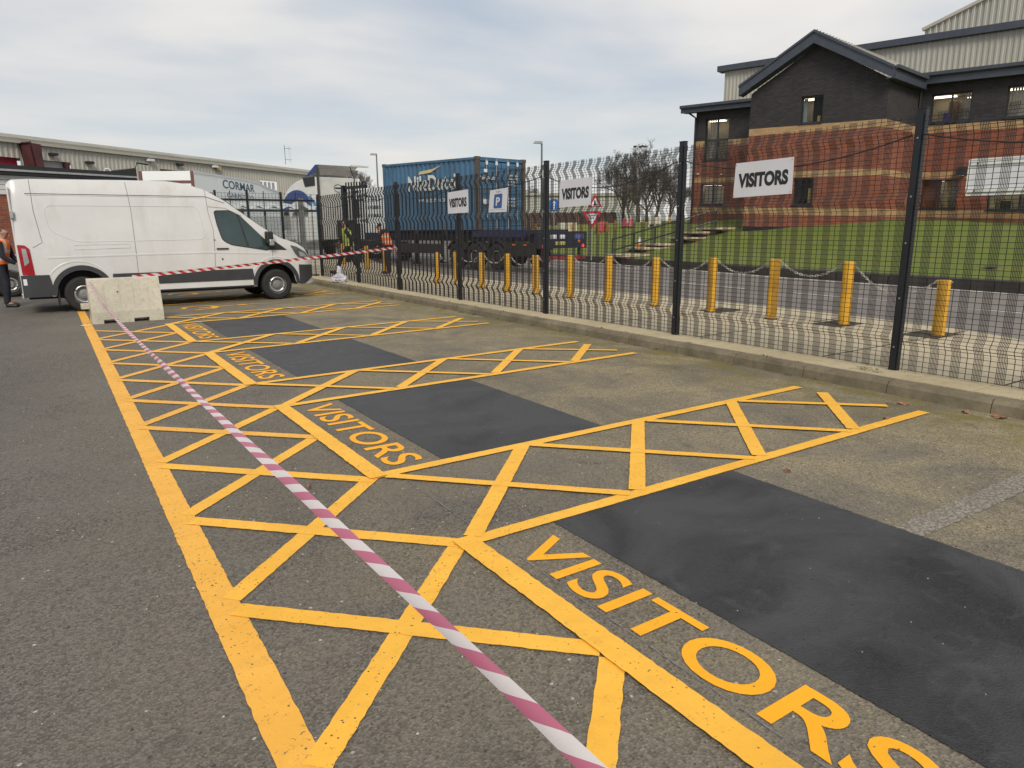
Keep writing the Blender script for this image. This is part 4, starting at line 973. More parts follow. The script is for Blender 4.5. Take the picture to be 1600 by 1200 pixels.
window(left_h[0], 0, 2, [('pale_door', M_blind, (10.8, 11.2, 5.2, 6.6), .8)], 5.58, (11.45, 11.98)); window(left_h[1], 0, 2, (), 0, (10.85, 12.1))
# roof : fascia, soffit, gutter, gable verges, sheets
def fascia(s0, s1, y, z, h=.40, dep=.35, zl=0):
    mb = MB(); mb.box(-s1, -s0, y - dep, y - dep + .05, z, z + h); mb.box(-s1, -s0, y - dep + .052, y + .1, z + .02, z + .05); mb.xf(shear).build('fascia', M_trim, office)
    mb = MB(); mb.prism([(y - dep - .13, z + h - .10), (y - dep - .13, z + h + .02), (y - dep - .003, z + h + .02), (y - dep - .003, z + h - .14), (y - dep - .08, z + h - .14)], -s1, -s0, axis='x'); mb.xf(shear).build('gutter', M_trim, office)
fascia(-7, 2.0, 0, 7.12); fascia(8.0, 13.3, 0, 6.95, .34, .42)
mb = MB(); mb.quad((-8, -.40, 7.50), (8, -.40, 7.50), (8, 7, 9.0), (-8, 7, 9.0)); mb.quad((7, -.45, 7.50), (-2, -.45, 7.50), (-2, 6, 8.9), (7, 6, 8.9))
mb = MB(); mb.prism([(-.42, 7.52), (6.5, 8.55), (6.5, 8.45), (-.42, 7.42)], -2.2, 7.0, axis='x'); mb.prism([(-.45, 7.28), (6.5, 8.3), (6.5, 8.2), (-.45, 7.18)], -13.35, -7.6, axis='x'); mb.xf(shear).build('roof', M_trim, office)
# gable verge boards and roof slopes
az = 9.02; ex = .42
def gz(s): return az - abs(s - 4.93) * (az - 7.34) / (8.02 - 4.93)
for (sa, sb) in ((4.93, 8.10), (4.93, 1.78)):
    mb = MB(); y = GO - ex
    mb.mesh([(-sa, y, gz(sa)), (-sb, y, gz(sb)), (-sb, y, gz(sb) - .38), (-sa, y, gz(sa) - .43), (-sa, y + .05, gz(sa)), (-sb, y + .05, gz(sb)), (-sb, y + .05, gz(sb) - .38), (-sa, y + .05, gz(sa) - .43)], [(0, 1, 2, 3), (7, 6, 5, 4), (0, 4, 5, 1), (3, 2, 6, 7), (1, 5, 6, 2), (0, 3, 7, 4)])
    mb.xf(shear).build('verge_board', M_trim, office)
    mb = MB(); mb.mesh([(-sa, y - .05, gz(sa) + .06), (-sb, y - .05, gz(sb) + .06), (-sb, y - .05, gz(sb) - .04), (-sa, y - .05, gz(sa) - .04), (-sa, y - .004, gz(sa) + .06), (-sb, y - .004, gz(sb) + .06), (-sb, y - .004, gz(sb) - .04), (-sa, y - .004, gz(sa) - .04)], [(0, 1, 2, 3), (7, 6, 5, 4), (0, 4, 5, 1), (3, 2, 6, 7), (1, 5, 6, 2), (0, 3, 7, 4)])
    mb.xf(shear).build('verge_trim', M_trim, office)
    mb = MB(); vs = []
    mb.mesh([(-sa, y + .055, gz(sa) - .43), (-sb, y + .055, gz(sb) - .38), (-sb, GO + .02, gz(sb) - .38), (-sa, GO + .02, gz(sa) - .43)], [(0, 1, 2, 3)]); mb.xf(shear).build('soffit', M_trim, office)
    mb = MB(); K = 26   # ribbed roof sheets
    for i in range(K):
        y0 = y + .0 + i * .30
        for (u0, u1, up) in ((0, .20, 0), (.20, .30, .035)):
            mb.mesh([(-sa, y0 + u0, gz(sa) + .062 + up), (-sb, y0 + u0, gz(sb) + .062 + up), (-sb, y0 + u1, gz(sb) + .062 + up), (-sa, y0 + u1, gz(sa) + .062 + up)], [(0, 1, 2, 3)])
    mb.xf(shear).build('roof_slope', M_roofsheet, office)
# return eaves on the right side of the gable
mb = MB(); mb.box(-1.80, -1.74, GO - .38, -.36, 6.92, 7.34); mb.box(-2.06, -1.80, GO - .38, -.36, 6.93, 6.97); mb.xf(shear).build('fascia', M_trim, office)
mb = MB(); mb.box(-1.735, -1.62, GO - .42, -.50, 7.26, 7.38); mb.xf(shear).build('gutter', M_trim, office)
mb = MB(); mb.tube([(-12.58, -.10, 1.3), (-12.58, -.10, 6.7), (-12.9, -.35, 6.98)], .055, 8); mb.xf(shear).build('downpipe', M_blackplastic, office)
mb = MB(); mb.tube([(-2.0, -.10, 1.3), (-2.0, -.10, 6.9)], .05, 8); mb.xf(shear).build('downpipe', M_blackplastic, office)
mb = MB(); mb.prism([(-.24, 3.62), (-.22, 3.78), (-.10, 3.90), (-.003, 3.92), (-.003, 3.58)], -.33, -.02, axis='x'); wl = mb.xf(shear).build('wall_light', M_blackplastic, office)
mb = MB(); mb.box(-.29, -.06, -.22, -.05, 3.565, 3.60); mb.xf(shear).build('light_lens', simple('opal_lens', (.4, .4, .38), .3), wl)
mb = MB(); mb.box(-10.95, -10.88, -.12, -.003, 3.86, 3.92); mb.xf(shear).build('camera_sensor', M_signwhite, office); mb = MB(); mb.box(-12.35, -12.29, -.12, -.003, 3.90, 3.97); mb.xf(shear).build('camera_sensor', M_signwhite, office)
mb = MB()   # worn pale brick patch high on the right wing
for r in range(7):
    for k in range(3): mb.box(.02 + k * .24 + (r % 2) * .12, .02 + k * .24 + (r % 2) * .12 + .20, -.006, 0.001, 6.42 + r * .075, 6.42 + r * .075 + .055)
# stepped plinth of the wall is in the wall mesh; big white framed board on posts in front of the right wing
wb = empty('white_notice_frame', (OP.x, OP.y, 0), ORZ, 'large blank white framed board in front of the office at the right edge', 'notice board')
yb = -1.6
def q(px, py):   # local coordinates of a photo point on the board's plane
    d = ray(px, py); P0 = OP + ON * yb; k = (P0 - EYE).dot(ON) / d.dot(ON); P = EYE + d * k; l = P - OP; return (-l.dot(OT), P.z)
x0, z0 = q(1516, 250); _, z1 = q(1513, 304); x1 = x0 + 3.4; zt0, zb0 = z0, z1
mb = MB(); mb.box(x0 + .02, x1, yb, yb + .03, zb0 + .02, zt0 - .02); mb.build('panel', M_signwhite, wb)
for nm, a in (('frame_rail', (x0, x1, yb - .06, yb - .002, zt0 - .20, zt0 - .10)), ('frame_rail', (x0, x1, yb - .06, yb - .002, zb0 + .08, zb0 + .18)), ('frame_edge', (x0 - .03, x0 + .05, yb - .03, yb + .05, zb0, zt0)), ('frame_edge', (x0, x1, yb - .03, yb + .05, zt0 - .02, zt0 + .03)), ('frame_edge', (x0, x1, yb - .03, yb + .05, zb0 - .05, zb0 + .005)), ('support_post', (x1 - .5, x1 - .4, yb + .06, yb + .16, 1.1, zt0))):
    mb = MB(); mb.box(*a); mb.build(nm, simple('white_aluminium', (.72, .72, .70), .35, .05), wb)
for zz in (zt0 - .15, zb0 + .13):
    mb = MB(); mb.lathe([(.03, -.01), (.03, .005)], 8, 'y', (x0 + .28, yb - .065, zz)); mb.build('fixing_cap', M_seam, wb)
# big clad shed behind
shed = empty('clad_warehouse', (OP.x, OP.y, 0), ORZ, 'tall grey ribbed metal warehouse rising behind the brick office', 'warehouse')
def shear2(p): return Vector((p.x, p.y, p.z + .035 * (-p.x - 1.5)))
YB = 9.0
def ribbed(mb, s0, s1, y, za, zb, per=.25, d=.035, mi=0):
    s = s0
    while s < s1:
        e = min(s + per, s1); a, b, c = s + (e - s) * .45, s + (e - s) * .58, s + (e - s) * .87
        pts = [(-s, y), (-a, y), (-b, y - d), (-c, y - d), (-e, y)]
        for i in range(4): mb.quad((*pts[i], za), (*pts[i + 1], za), (*pts[i + 1], zb), (*pts[i], zb), mi)
        s = e
mb = MB(); ribbed(mb, -12, 16.6, YB, 4, 10.72); 
mb.quad((-16.6, YB, 4), (-16.6, YB + 30, 4), (-16.6, YB + 30, 10.6), (-16.6, YB, 10.6)); mb.xf(shear2).build('clad_wall', M_clad, shed)
mb = MB(); mb.prism([(YB - .30, 10.64), (YB - .30, 10.96), (YB - .1, 11.0), (YB + .3, 11.0), (YB + .3, 10.6)], -17.0, 12, axis='x'); mb.xf(shear2).build('gutter', M_trim, shed)
mb = MB()
for i in range(40):
    s = -12 + i * .72
    for (u0, u1, up) in ((0, .52, 0), (.52, .72, .05)): mb.quad((-(s + u0), YB + .3, 11.0 + up), (-(s + u1), YB + .3, 11.0 + up), (-(s + u1), YB + 16, 12.0 + up), (-(s + u0), YB + 16, 12.0 + up))
mb.xf(shear2).build('roof', M_roofsheet, shed)
sh2 = empty('tall_clad_hall', (OP.x, OP.y, 0), ORZ, 'pale ribbed hall roof just showing above the warehouse gutter at the top right corner', 'warehouse')
YC = 14
mb = MB(); pts = [(6.9, 11.6), (4.2, 13.22), (-8, 19.5)]
for k in range(60):
    s = 6.9 - k * .3; 
    def zt(s): return 12.35 + (6.9 - s) * .37
    for (u0, u1, d) in ((0, .18, 0), (.18, .3, .06)): mb.quad((-(s - u0), YC - d, 6), (-(s - u1), YC - d, 6), (-(s - u1), YC - d, zt(s - u1)), (-(s - u0), YC - d, zt(s - u0)))
mb.xf(shear2).build('clad_wall', M_clad2, sh2)
mb = MB(); a = Vector((-7.0, YC - .1, 12.35)); b = Vector((11, YC - .1, 12.35 + 18 * .37)); mb.bar(a, b, .25, .16); mb.xf(shear2).build('verge_trim', M_clad, sh2)
# steps and handrails up the bank
steps = empty('garden_steps', hit(985, 400), 0, 'pale slab steps climbing the grass bank toward the office corner', 'steps')
SPx = 0; st = [(985, 400, 31.0, .58), (1015, 389, 32.5, .52), (1041, 382.5, 34, .5), (1081, 373, 35.6, .5), (1101, 364, 37, .55), (1130, 358, 38.6, .6)]
SP = [hit(a, b) + Vector((0, 0, .06)) for a, b, c, _ in st]; dirs = (SP[-1] - SP[0]).normalized(); sd_ = Vector((-dirs.y, dirs.x, 0)).normalized()
base = steps.location.copy()
for i, p in enumerate(SP):
    L = 1.35; t = Vector((dirs.x, dirs.y, 0)).normalized(); a = p - base
    mb = MB(); vs = [a + t * u + sd_ * v + Vector((0, 0, w_)) for w_ in (-.07, .02) for u, v in ((-.95, -.8), (.95, -.8), (.95, .8), (-.95, .8))]
    mb.mesh(vs, [(0, 3, 2, 1), (4, 5, 6, 7), (0, 1, 5, 4), (1, 2, 6, 5), (2, 3, 7, 6), (3, 0, 4, 7)]); mb.build('tread', M_pave, steps)
    mb = MB(); vs = [a + t * u + sd_ * v + Vector((0, 0, w_)) for w_ in (-.15, -.072) for u, v in ((-.66, -.76), (.66, -.76), (.66, .76), (-.66, .76))]
    mb.mesh(vs, [(0, 3, 2, 1), (4, 5, 6, 7), (0, 1, 5, 4), (1, 2, 6, 5), (2, 3, 7, 6), (3, 0, 4, 7)]); mb.build('brick_riser', simple('step_brick', (.16, .075, .045), .8, .2, 8), steps)
dA, dB, dC = [(hit(q_[0], q_[1]) - EYE).dot(CW) for q_ in ((962, 402), (1062, 377), (1121, 359))]; A = D(957, 374, dA); B = D(1062, 344, dB); Cc = D(1121, 328, dC); rail = empty('handrail', A - Vector((0, 0, .9)), 0, 'thin dark metal handrail with two rails beside the steps', 'handrail')
o_ = rail.location.copy()
for dz in (0, -.50): mb = MB(); mb.tube([A - o_ + Vector((0, 0, dz)), B - o_ + Vector((0, 0, dz)), Cc - o_ + Vector((0, 0, dz))], .036, 8); mb.build('rail', M_frame, rail)
for t in (0, .31, .63, .99, 1.5, 1.98):
    p = (A.lerp(B, t) if t <= 1 else B.lerp(Cc, t - 1)) - o_; mb = MB(); mb.tube([p - Vector((0, 0, 1.1)), p], .034, 8); mb.build('upright', M_frame, rail)
# grey duct cover on the lawn at right
g = hit(1558, 416); mb = MB(); mb.box(-.5, .5, -.12, .12, 0, .05); tag(mb.build('drain_cover', M_kerb, loc=(g.x, g.y, bank(g.x - edge_x(g.y), g.y) - .02)), 'flat grey cover set in the lawn below the white framed board', 'drain cover')
# =====================================================================
# CONTAINER ON SKELETAL TRAILER, TRACTOR
# local: x toward the tail (right in the photo), y away from the camera side, z up
# =====================================================================
TC = D(745, 243, 26); TA = rad(-7); TT = Vector((math.sin(TA), math.cos(TA), 0)); TN = Vector((math.cos(TA), -math.sin(TA), 0)); TRZ = math.atan2(-TT.y, -TT.x)
TG = .07
M_cblue = simple('container_blue', (.052, .135, .235), .5, .18, 1.2, dirt=(.04, .07, .10)); M_cpost = simple('container_rust_post', (.085, .07, .055), .6, .3, 4)
M_cwhite = simple('container_lettering', (.62, .64, .62), .6, .12, 8); M_cgold = simple('container_gold', (.60, .50, .28), .6, .15, 8)
box = empty('shipping_container', (TC.x, TC.y, 0), TRZ, 'blue corrugated shipping container with white lettering on the trailer', 'container')
CL, CWD, Z0, Z1 = 6.9, 2.42, 1.56, 4.26
rise = .026   # the trailer stands nose-up on the slight gradient
def cz(p): return Vector((p.x, p.y, p.z + rise * (-p.x) * (p.z - 1.5) / 2.66))
def corr(mb, s0, s1, y, za, zb, per=.30, d=.04, ax='x', sign=1):
    s = s0
    while s < s1 - .01:
        e = min(s + per, s1); w_ = e - s; pts = [(s, 0), (s + w_ * .28, 0), (s + w_ * .5, d), (s + w_ * .78, d), (e, 0)]
        for i in range(4):
            (a, da), (b, db) = pts[i], pts[i + 1]
            if ax == 'x': mb.quad((a, y + da * sign, za), (b, y + db * sign, za), (b, y + db * sign, zb), (a, y + da * sign, zb))
            else: mb.quad((y + da * sign, a, za), (y + db * sign, b, za), (y + db * sign, b, zb), (y + da * sign, a, zb))
        s = e
for y, sg in ((.03, 1), (CWD - .03, -1)):
    mb = MB(); corr(mb, -CL + .1, -.1, y, Z0 + .14, Z1 - .10, .335, .045, 'x', sg); mb.xf(cz).build('side_wall', M_cblue, box)
mb = MB(); mb.box(-CL + .05, -.05, .05, CWD - .05, Z1 - .06, Z1 - .03); mb.xf(cz).build('roof', M_cblue, box)
mb = MB(); corr(mb, .1, CWD - .1, -CL + .03, Z0 + .1, Z1 - .1, .3, .04, 'y', 1); mb.xf(cz).build('front_wall', M_cblue, box)
for x in (-CL + .06, -.06):
    for y in (.06, CWD - .06): mb = MB(); mb.box(x - .075, x + .075, y - .075, y + .075, Z0, Z1); mb.xf(cz).build('corner_post', M_cpost if x > -1 else M_cblue, box, bevel=.01)
    for y in (.06, CWD - .06):
        for z in (Z0, Z1 - .11): mb = MB(); mb.box(x - .09, x + .09, y - .09, y + .09, z - .006, z + .118); mb.xf(cz).build('corner_casting', M_cpost, box, bevel=.012)
for y in (.05, CWD - .05):
    for z in (Z0, Z1 - .10): mb = MB(); mb.box(-CL + .14, -.14, y - .045, y + .045, z, z + (.15 if z == Z0 else .085)); mb.xf(cz).build('side_rail', M_cblue, box)
for z in (Z0, Z1 - .14): mb = MB(); mb.box(-.13, .0, .14, CWD - .14, z, z + .13); mb.xf(cz).build('end_rail', M_cblue, box)
for y0, y1 in ((.16, CWD / 2 - .01), (CWD / 2 + .01, CWD - .16)):
    mb = MB(); corr(mb, Z0 + .15, Z1 - .16, -.055, y0, y1, .5, .03, 'x', 1)
    mb.v = [(p[1], p[2], p[0]) for p in mb.v]; dr = mb.xf(cz).build('door', M_cblue, box)
    for f in (.28, .74):
        yy = y0 + (y1 - y0) * f; mb = MB(); mb.tube([(.012, yy, Z0 + .05), (.012, yy, Z1 - .06)], .018, 8); mb.xf(cz).build('lock_rod', M_silver, dr)
        mb = MB(); mb.box(.0, .05, yy - .04, yy + .04, Z1 - .28, Z1 - .14); mb.xf(cz).build('rod_bracket', M_signwhite, dr); mb = MB(); mb.box(.0, .04, yy - .16, yy + .02, Z0 + .95, Z0 + .99); mb.xf(cz).build('door_handle', M_silver, dr)
def side_txt(s, W, H, cx, czz, mat, nm, bold=.03, italic=0):
    mb = MB(); fit_text(mb, s, W, H, lambda v: (cx + v.x + italic * v.y, .012, czz + v.y), 0, bold, 0); return mb.xf(cz).build(nm, mat, box)
side_txt('NileDutch', 3.75, .60, -3.0, 3.40, M_cwhite, 'container_name', .03); side_txt('WWW.NILEDUTCH.COM', 2.0, .13, -3.1, 2.72, M_cwhite, 'container_web_address', .02)
mb = MB(); mb.poly([(-4.05, .010, 3.74), (-3.1, .010, 3.80), (-2.35, .010, 4.06), (-2.95, .010, 3.93), (-3.95, .010, 3.86)]); mb.xf(cz).build('gold_bird_stripe', M_cgold, box)
def end_txt(s, W, H, cy, czz, nm):
    mb = MB(); fit_text(mb, s, W, H, lambda v: (.034, cy + v.x, czz + v.y), 0, .03, 0); mb.xf(cz).build(nm, M_cwhite, box)
end_txt('NileDutch', .72, .13, .48, 3.50, 'door_name')
for r, z in enumerate((3.62, 3.50, 3.38, 3.26)): end_txt('MAX 30480', .48, .07, 1.75, z, 'door_data')
for r, z in enumerate((2.75, 2.62, 2.49)): end_txt('TARE 2220', .42, .07, 1.70, z, 'door_data')
mb = MB(); mb.box(.032, .036, .25, .50, 2.55, 2.72); mb.xf(cz).build('data_plate', M_signwhite, box); mb = MB(); mb.box(.032, .036, .30, .46, 3.70, 3.82); mb.xf(cz).build('data_plate', M_signwhite, box)
# trailer
M_trl = simple('trailer_dark_blue', (.018, .022, .045), .5, .2, 3); M_dirtyblack = simple('dirty_black', (.022, .021, .02), .7, .25, 3)
tr = empty('skeletal_trailer', (TC.x, TC.y, 0), TRZ, 'dark skeletal trailer with three axles carrying the blue container', 'trailer')
Lf, Lr = -10.2, 3.35
for y in (.75, 1.67): mb = MB(); mb.box(Lf, Lr, y - .06, y + .06, 1.12, 1.46); mb.build('main_beam', M_trl, tr, bevel=.01)
for x in (-6.8, -4.4, -2.2, -.1, 1.4, 2.4): mb = MB(); mb.box(x - .10, x + .10, .03, CWD - .03, 1.40, 1.56); mb.build('cross_bolster', M_trl, tr, bevel=.01)
mb = MB(); mb.box(-.35, 2.7, -.02, .06, 1.30, 1.52); mb.build('side_rave', simple('deep_blue_rave', (.022, .026, .085), .5, .2), tr)
WX = [-1.50, -.30, 1.05]
for x in WX:
    for y, sd__ in ((.17, -1), (CWD - .17, 1)):
        wh = wheel(tr, x, y, TG + .49, .49, .34, sd__, hubcol=M_dirtyblack)
    mb = MB(); mb.tube([(x, .3, TG + .49), (x, CWD - .3, TG + .49)], .07, 8); mb.build('axle', M_dirtyblack, tr)
    for y in (.0, CWD):
        mb = MB(); P = [(x + .60 * math.cos(rad(a)), TG + .52 + .56 * math.sin(rad(a))) for a in range(20, 161, 14)]; n = len(P)
        y0, y1 = (y, y + .40) if y == 0 else (y - .40, y); mb.mesh([(a, y0, b) for a, b in P] + [(a, y1, b) for a, b in P] + [(a, y0, b + .03) for a, b in P] + [(a, y1, b + .03) for a, b in P], [(i, i + 1, n + i + 1, n + i) for i in range(n - 1)] + [(2 * n + i, 3 * n + i, 3 * n + i + 1, 2 * n + i + 1) for i in range(n - 1)] + [(i, 2 * n + i, 2 * n + i + 1, i + 1) for i in range(n - 1)]); mb.build('mudguard', M_dirtyblack, tr)
mb = MB(); mb.box(1.65, 3.2, .02, .08, .62, 1.12); mb.build('side_guard', M_dirtyblack, tr, bevel=.01); mb = MB(); mb.box(-5.9, -2.4, .02, .06, .60, 1.0); mb.build('side_guard', M_dirtyblack, tr, bevel=.01)
for y in (.5, 1.9):
    mb = MB(); mb.box(-5.2, -5.08, y - .06, y + .06, TG + .12, 1.15); mb.build('landing_leg', M_dirtyblack, tr, bevel=.01); mb = MB(); mb.box(-5.28, -5.0, y - .14, y + .14, TG + .02, TG + .12); mb.build('landing_foot', M_dirtyblack, tr)
mb = MB(); mb.box(Lr - .02, Lr + .08, .0, CWD, .90, 1.48); rp = mb.build('rear_panel', M_trl, tr, bevel=.01)
mb = MB(); mb.box(Lr - .05, Lr + .05, .02, CWD - .02, .50, .62); mb.build('underrun_bar', simple('underrun_red', (.28, .03, .03), .5, .2), tr)
for y in (.3, CWD - .3): mb = MB(); mb.box(Lr - .05, Lr, y - .05, y + .05, .62, .92); mb.build('underrun_arm', M_dirtyblack, tr)
M_tail = emit('lit_tail_lamp', (1.0, .06, .05), 1.2)
for y in (.22, CWD - .22): mb = MB(); mb.lathe([(.07, 0), (.06, .02)], 14, 'x', (Lr + .082, y, .98)); mb.build('tail_lamp', M_tail, tr)
for y, m in ((.40, M_orange), (CWD - .42, M_orange), (.32, M_redlens), (CWD - .32, M_redlens)): mb = MB(); mb.lathe([(.055, 0), (.045, .02)], 12, 'x', (Lr + .082, y, 1.14)); mb.build('signal_lamp', m, tr)
mb = MB(); mb.box(Lr + .081, Lr + .09, .80, 1.32, 1.02, 1.14); pl_ = mb.build('number_plate', simple('plate_yellow', (.45, .38, .12), .5), tr)
mb = MB(); mb.box(Lr + .081, Lr + .09, .55, .85, 1.24, 1.38); mb.build('white_marker', M_signwhite, tr); mb = MB(); mb.box(Lr + .081, Lr + .09, 1.0, 1.30, 1.24, 1.38); mb.build('white_marker', M_signwhite, tr); mb = MB(); mb.box(Lr + .081, Lr + .09, 1.75, 2.25, 1.22, 1.40); mb.build('reflector_strip', simple('blue_red_reflector', (.10, .12, .30), .4, .4, 6), tr)
for y in (.0, ): 
    for x in (2.0, 2.6): mb = MB(); mb.box(x, x + .18, -.005, .018, 1.0, 1.05); mb.build('side_reflector', M_orange, tr)
mb = MB(); mb.box(-8.9, -7.6, .05, .55, .55, 1.05); mb.build('pallet_locker', M_dirtyblack, tr, bevel=.02)
# tractor unit in line ahead
M_cabw = simple('cab_white', (.76, .76, .73), .35, .06, 1); M_cabb = simple('cab_blue', (.020, .055, .22), .35, .12, 2); M_cablb = simple('cab_light_blue', (.10, .27, .55), .35, .1); M_cabgrey = simple('cab_back_grey', (.50, .50, .47), .6, .15, 1.5)
tk = empty('tractor_unit', (TC.x, TC.y, 0), TRZ, 'white tractor unit with blue swoops and raised roof deflector', 'truck')
cx1 = -10.4; cx0 = -12.9   # rear wall / front of the cab
def cabx(px, D_=None):      # where a photo column meets the near side plane of the truck
    d = ray(px, 330); k = (TC - EYE).dot(TN) / d.dot(TN); P = EYE + d * k; return -(P - TC).dot(TT)
def cabz(px, pyy): d = ray(px, pyy); k = (TC - EYE).dot(TN) / d.dot(TN); return (EYE + d * k).z
cx1 = cabx(499); cx0 = cabx(440)
zt = cabz(497, 276)
Lc = cx1 - cx0; prof = [(cx1, 1.1), (cx1, zt)] + [(cx1 - Lc * (.28 + .70 * math.sin(rad(a))), zt - 1.55 * (1 - math.cos(rad(a)))) for a in range(0, 91, 10)] + [(cx0, 1.6), (cx0 - .03, .5), (cx0 + .6, .45), (cx0 + .7, 1.05), (cx0 + 1.7, 1.05), (cx0 + 1.8, .9)]
mb = MB(); mb.prism(prof, 0, 2.48); mb.build('cab', M_cabw, tk, bevel=.05)
def arc_band(nm, mat, cxx, czz, r0, r1, a0, a1, sx=1.0):
    mb = MB(); P = []; K = 16
    vs = [];
    for i in range(K + 1):
        a = rad(a0 + (a1 - a0) * i / K); t = i / K; w0 = r0 + (r1 - r0) * (1 - abs(2 * t - 1)) * .0
        for r in (r0, r0 + (r1 - r0) * math.sin(math.pi * min(1, .25 + t * .85))): vs.append((cxx + r * math.cos(a) * sx, -.008, czz + r * math.sin(a)))
    mb.mesh(vs, [(2 * i, 2 * i + 1, 2 * i + 3, 2 * i + 2) for i in range(K)]); mb.build(nm, mat, tk)
Lc = cx1 - cx0
arc_band('blue_swoop', M_cabb, cx0 + Lc * .50, zt - 1.95, .85, 1.45, 165, 0, Lc * .38)
arc_band('light_blue_swoop', M_cablb, cx0 + Lc * .50, zt - 2.25, 1.40, 1.62, 60, -8, Lc * .33)
mb = MB(); mb.poly([(cx1 - .35, -.012, 1.15), (cx1 - .02, -.012, 1.15), (cx1 - .02, -.012, zt - 1.5), (cx1 - .35, -.012, zt - 1.8)]); mb.build('light_blue_panel', M_cablb, tk)
mb = MB(); mb.poly([(cx0 + Lc * .28, -.010, zt - 2.0), (cx0 + Lc * .72, -.010, zt - 2.0), (cx0 + Lc * .74, -.010, zt - 1.5), (cx0 + Lc * .40, -.010, zt - 1.42)]); mb.build('door_window', M_vglass, tk)
# roof wing: side panels, dark side vane, top deflector leaning back
mb = MB(); mb.prism([(cx1 - 1.75, zt + .05), (cx1 - .3, zt + .02), (cx1 - .3, zt - .42), (cx1 - 1.5, zt - .44)], -.03, .0); mb.build('dark_roof_vane', M_blackplastic, tk)
mb = MB(); mb.prism([(cx1 - 1.45, zt + .06), (cx1 - .10, zt + .62), (cx1 + .05, zt + .60), (cx1 - .05, zt + .25), (cx1 - .9, zt + .15)], -.02, .05); mb.build('roof_wing_side', M_cabb, tk)
mb = MB(); mb.mesh([(cx1 - 1.45, 0.05, zt + .06), (cx1 + .0, .05, zt + .62), (cx1 + .0, 2.43, zt + .62), (cx1 - 1.45, 2.43, zt + .06)], [(0, 1, 2, 3)]); mb.build('roof_deflector', M_cabw, tk)
mb = MB(); mb.box(cx1 + .0, cx1 + .03, .12, 2.36, zt + .10, zt + .42); mb.build('deflector_back', simple('deflector_back_grey', (.16, .15, .14), .6), tk)
mb = MB(); mb.box(cx1 + .35, cx1 + .55, 1.75, 2.75, zt + .55, zt + .64); mb.build('deflector_flap', M_cabgrey, tk, bevel=.02)
mb = MB(); mb.tube([(cx1, 1.9, zt + .6), (cx1 + .3, 2.0, zt - .1), (cx1 + .05, 2.05, zt - .5)], .03, 6); mb.build('deflector_strut', M_blackplastic, tk)
mb = MB(); mb.box(cx1 - .02, cx1 + .20, -.04, .03, 1.1, zt + .45); mb.build('side_air_shield', simple('shield_brown_grey', (.05, .045, .04), .6), tk, bevel=.02)
mb = MB(); mb.box(cx1 + .002, cx1 + .012, .15, 2.35, 1.2, zt - .02); bw = mb.build('rear_wall', M_cabgrey, tk)
mb = MB(); rr = .24
mb.tube([(cx1 + .018, 1.15 + rr * math.cos(i * math.pi / 12), zt - .55 + rr * .8 * math.sin(i * math.pi / 12)) for i in range(21)], .016, 6); mb.build('round_emblem', M_signblack, tk)
mb = MB(); mb.box(cx1 + .014, cx1 + .022, .97, 1.33, zt - .58, zt - .50); mb.build('emblem_bar', M_signblack, tk)
mb = MB(); mb.box(cx1 + .1, cx1 + .45, .9, 1.9, 1.2, 2.1); mb.build('engine_stack', M_dirtyblack, tk, bevel=.03); mb = MB(); mb.box(cx1 + .3, cx1 + .33, 1.9, 2.25, 1.4, 2.7); mb.build('red_light_bar', simple('red_bar', (.35, .02, .05), .5), tk)
mb = MB(); mb.box(cx0 + .3, cx1 + 3.2, .75, 1.7, .75, 1.05); mb.build('chassis', M_dirtyblack, tk)
mb = MB(); mb.prism([(cx0 + .9, 1.6), (cx0 + 1.3, 1.62), (cx0 + 1.3, 2.6), (cx0 + 1.1, 2.6)], -.35, -.12); mb.build('door_mirror', M_blackplastic, tk)
for x in (cx0 + 1.2, cx1 + 1.9):
    for y, sd__ in ((.17, -1), (2.3, 1)): wheel(tk, x, y, TG + .5, .5, .33, sd__, hubcol=M_steelrim)
# =====================================================================
# CORMAR BOX TRAILER
# =====================================================================
A = D(302, 267, 32); B = D(436, 296, 44.5); tt = Vector((B.x - A.x, B.y - A.y, 0)); LB = tt.length; tt.normalize(); brz = math.atan2(tt.y, tt.x)
bt = empty('box_trailer', (A.x, A.y, 0), brz, 'white curved roof box trailer lettered CORMAR CARPET CO behind the fence', 'lorry trailer')
M_box = simple('box_trailer_white', (.84, .88, .88), .4, .04, .7)
K = [(0, A.z), (LB * .25, A.z + .03), (LB * .5, A.z - .03 + .10), (LB * .7, A.z + .02), (LB * .86, A.z - .20 + .0), (LB, B.z - .12)]
prof = [(0, 1.0)] + K + [(LB, 1.0)]
mb = MB(); mb.prism(prof, 0, 2.5); mb.build('body', M_box, bt)
mb = MB()
for i in range(len(K) - 1): mb.bar((K[i][0], -.01, K[i][1] - .04), (K[i + 1][0], -.01, K[i + 1][1] - .04), .03, .10)
mb.build('roof_rail', M_signwhite, bt)
M_bro = simple('red_brown_frame', (.16, .07, .06), .6)
for a in ((-.04, -.001, 0, .14, 1.0, A.z), (-.04, -.001, 2.36, 2.5, 1.0, A.z)): mb = MB(); mb.box(*a); mb.build('rear_frame', M_bro, bt)
mb = MB(); mb.box(-.04, -.001, .14, 2.36, A.z - .55, A.z - .42); mb.build('rear_frame', M_bro, bt)
mb = MB(); mb.box(-.035, -.001, .15, 2.35, 1.1, A.z - .56); mb.build('roller_door', M_box, bt)
M_txtblue = simple('slate_blue_print', (.045, .085, .12), .6)
def tz(px, pyy):
    d = ray(px, pyy); nrm = Vector((-tt.y, tt.x, 0)); k = (A - EYE).dot(nrm) / d.dot(nrm); P = EYE + d * k; return (P - A).dot(tt), P.z
a, b = tz(348, 289), tz(397, 292); c = tz(348, 282), tz(348, 293)
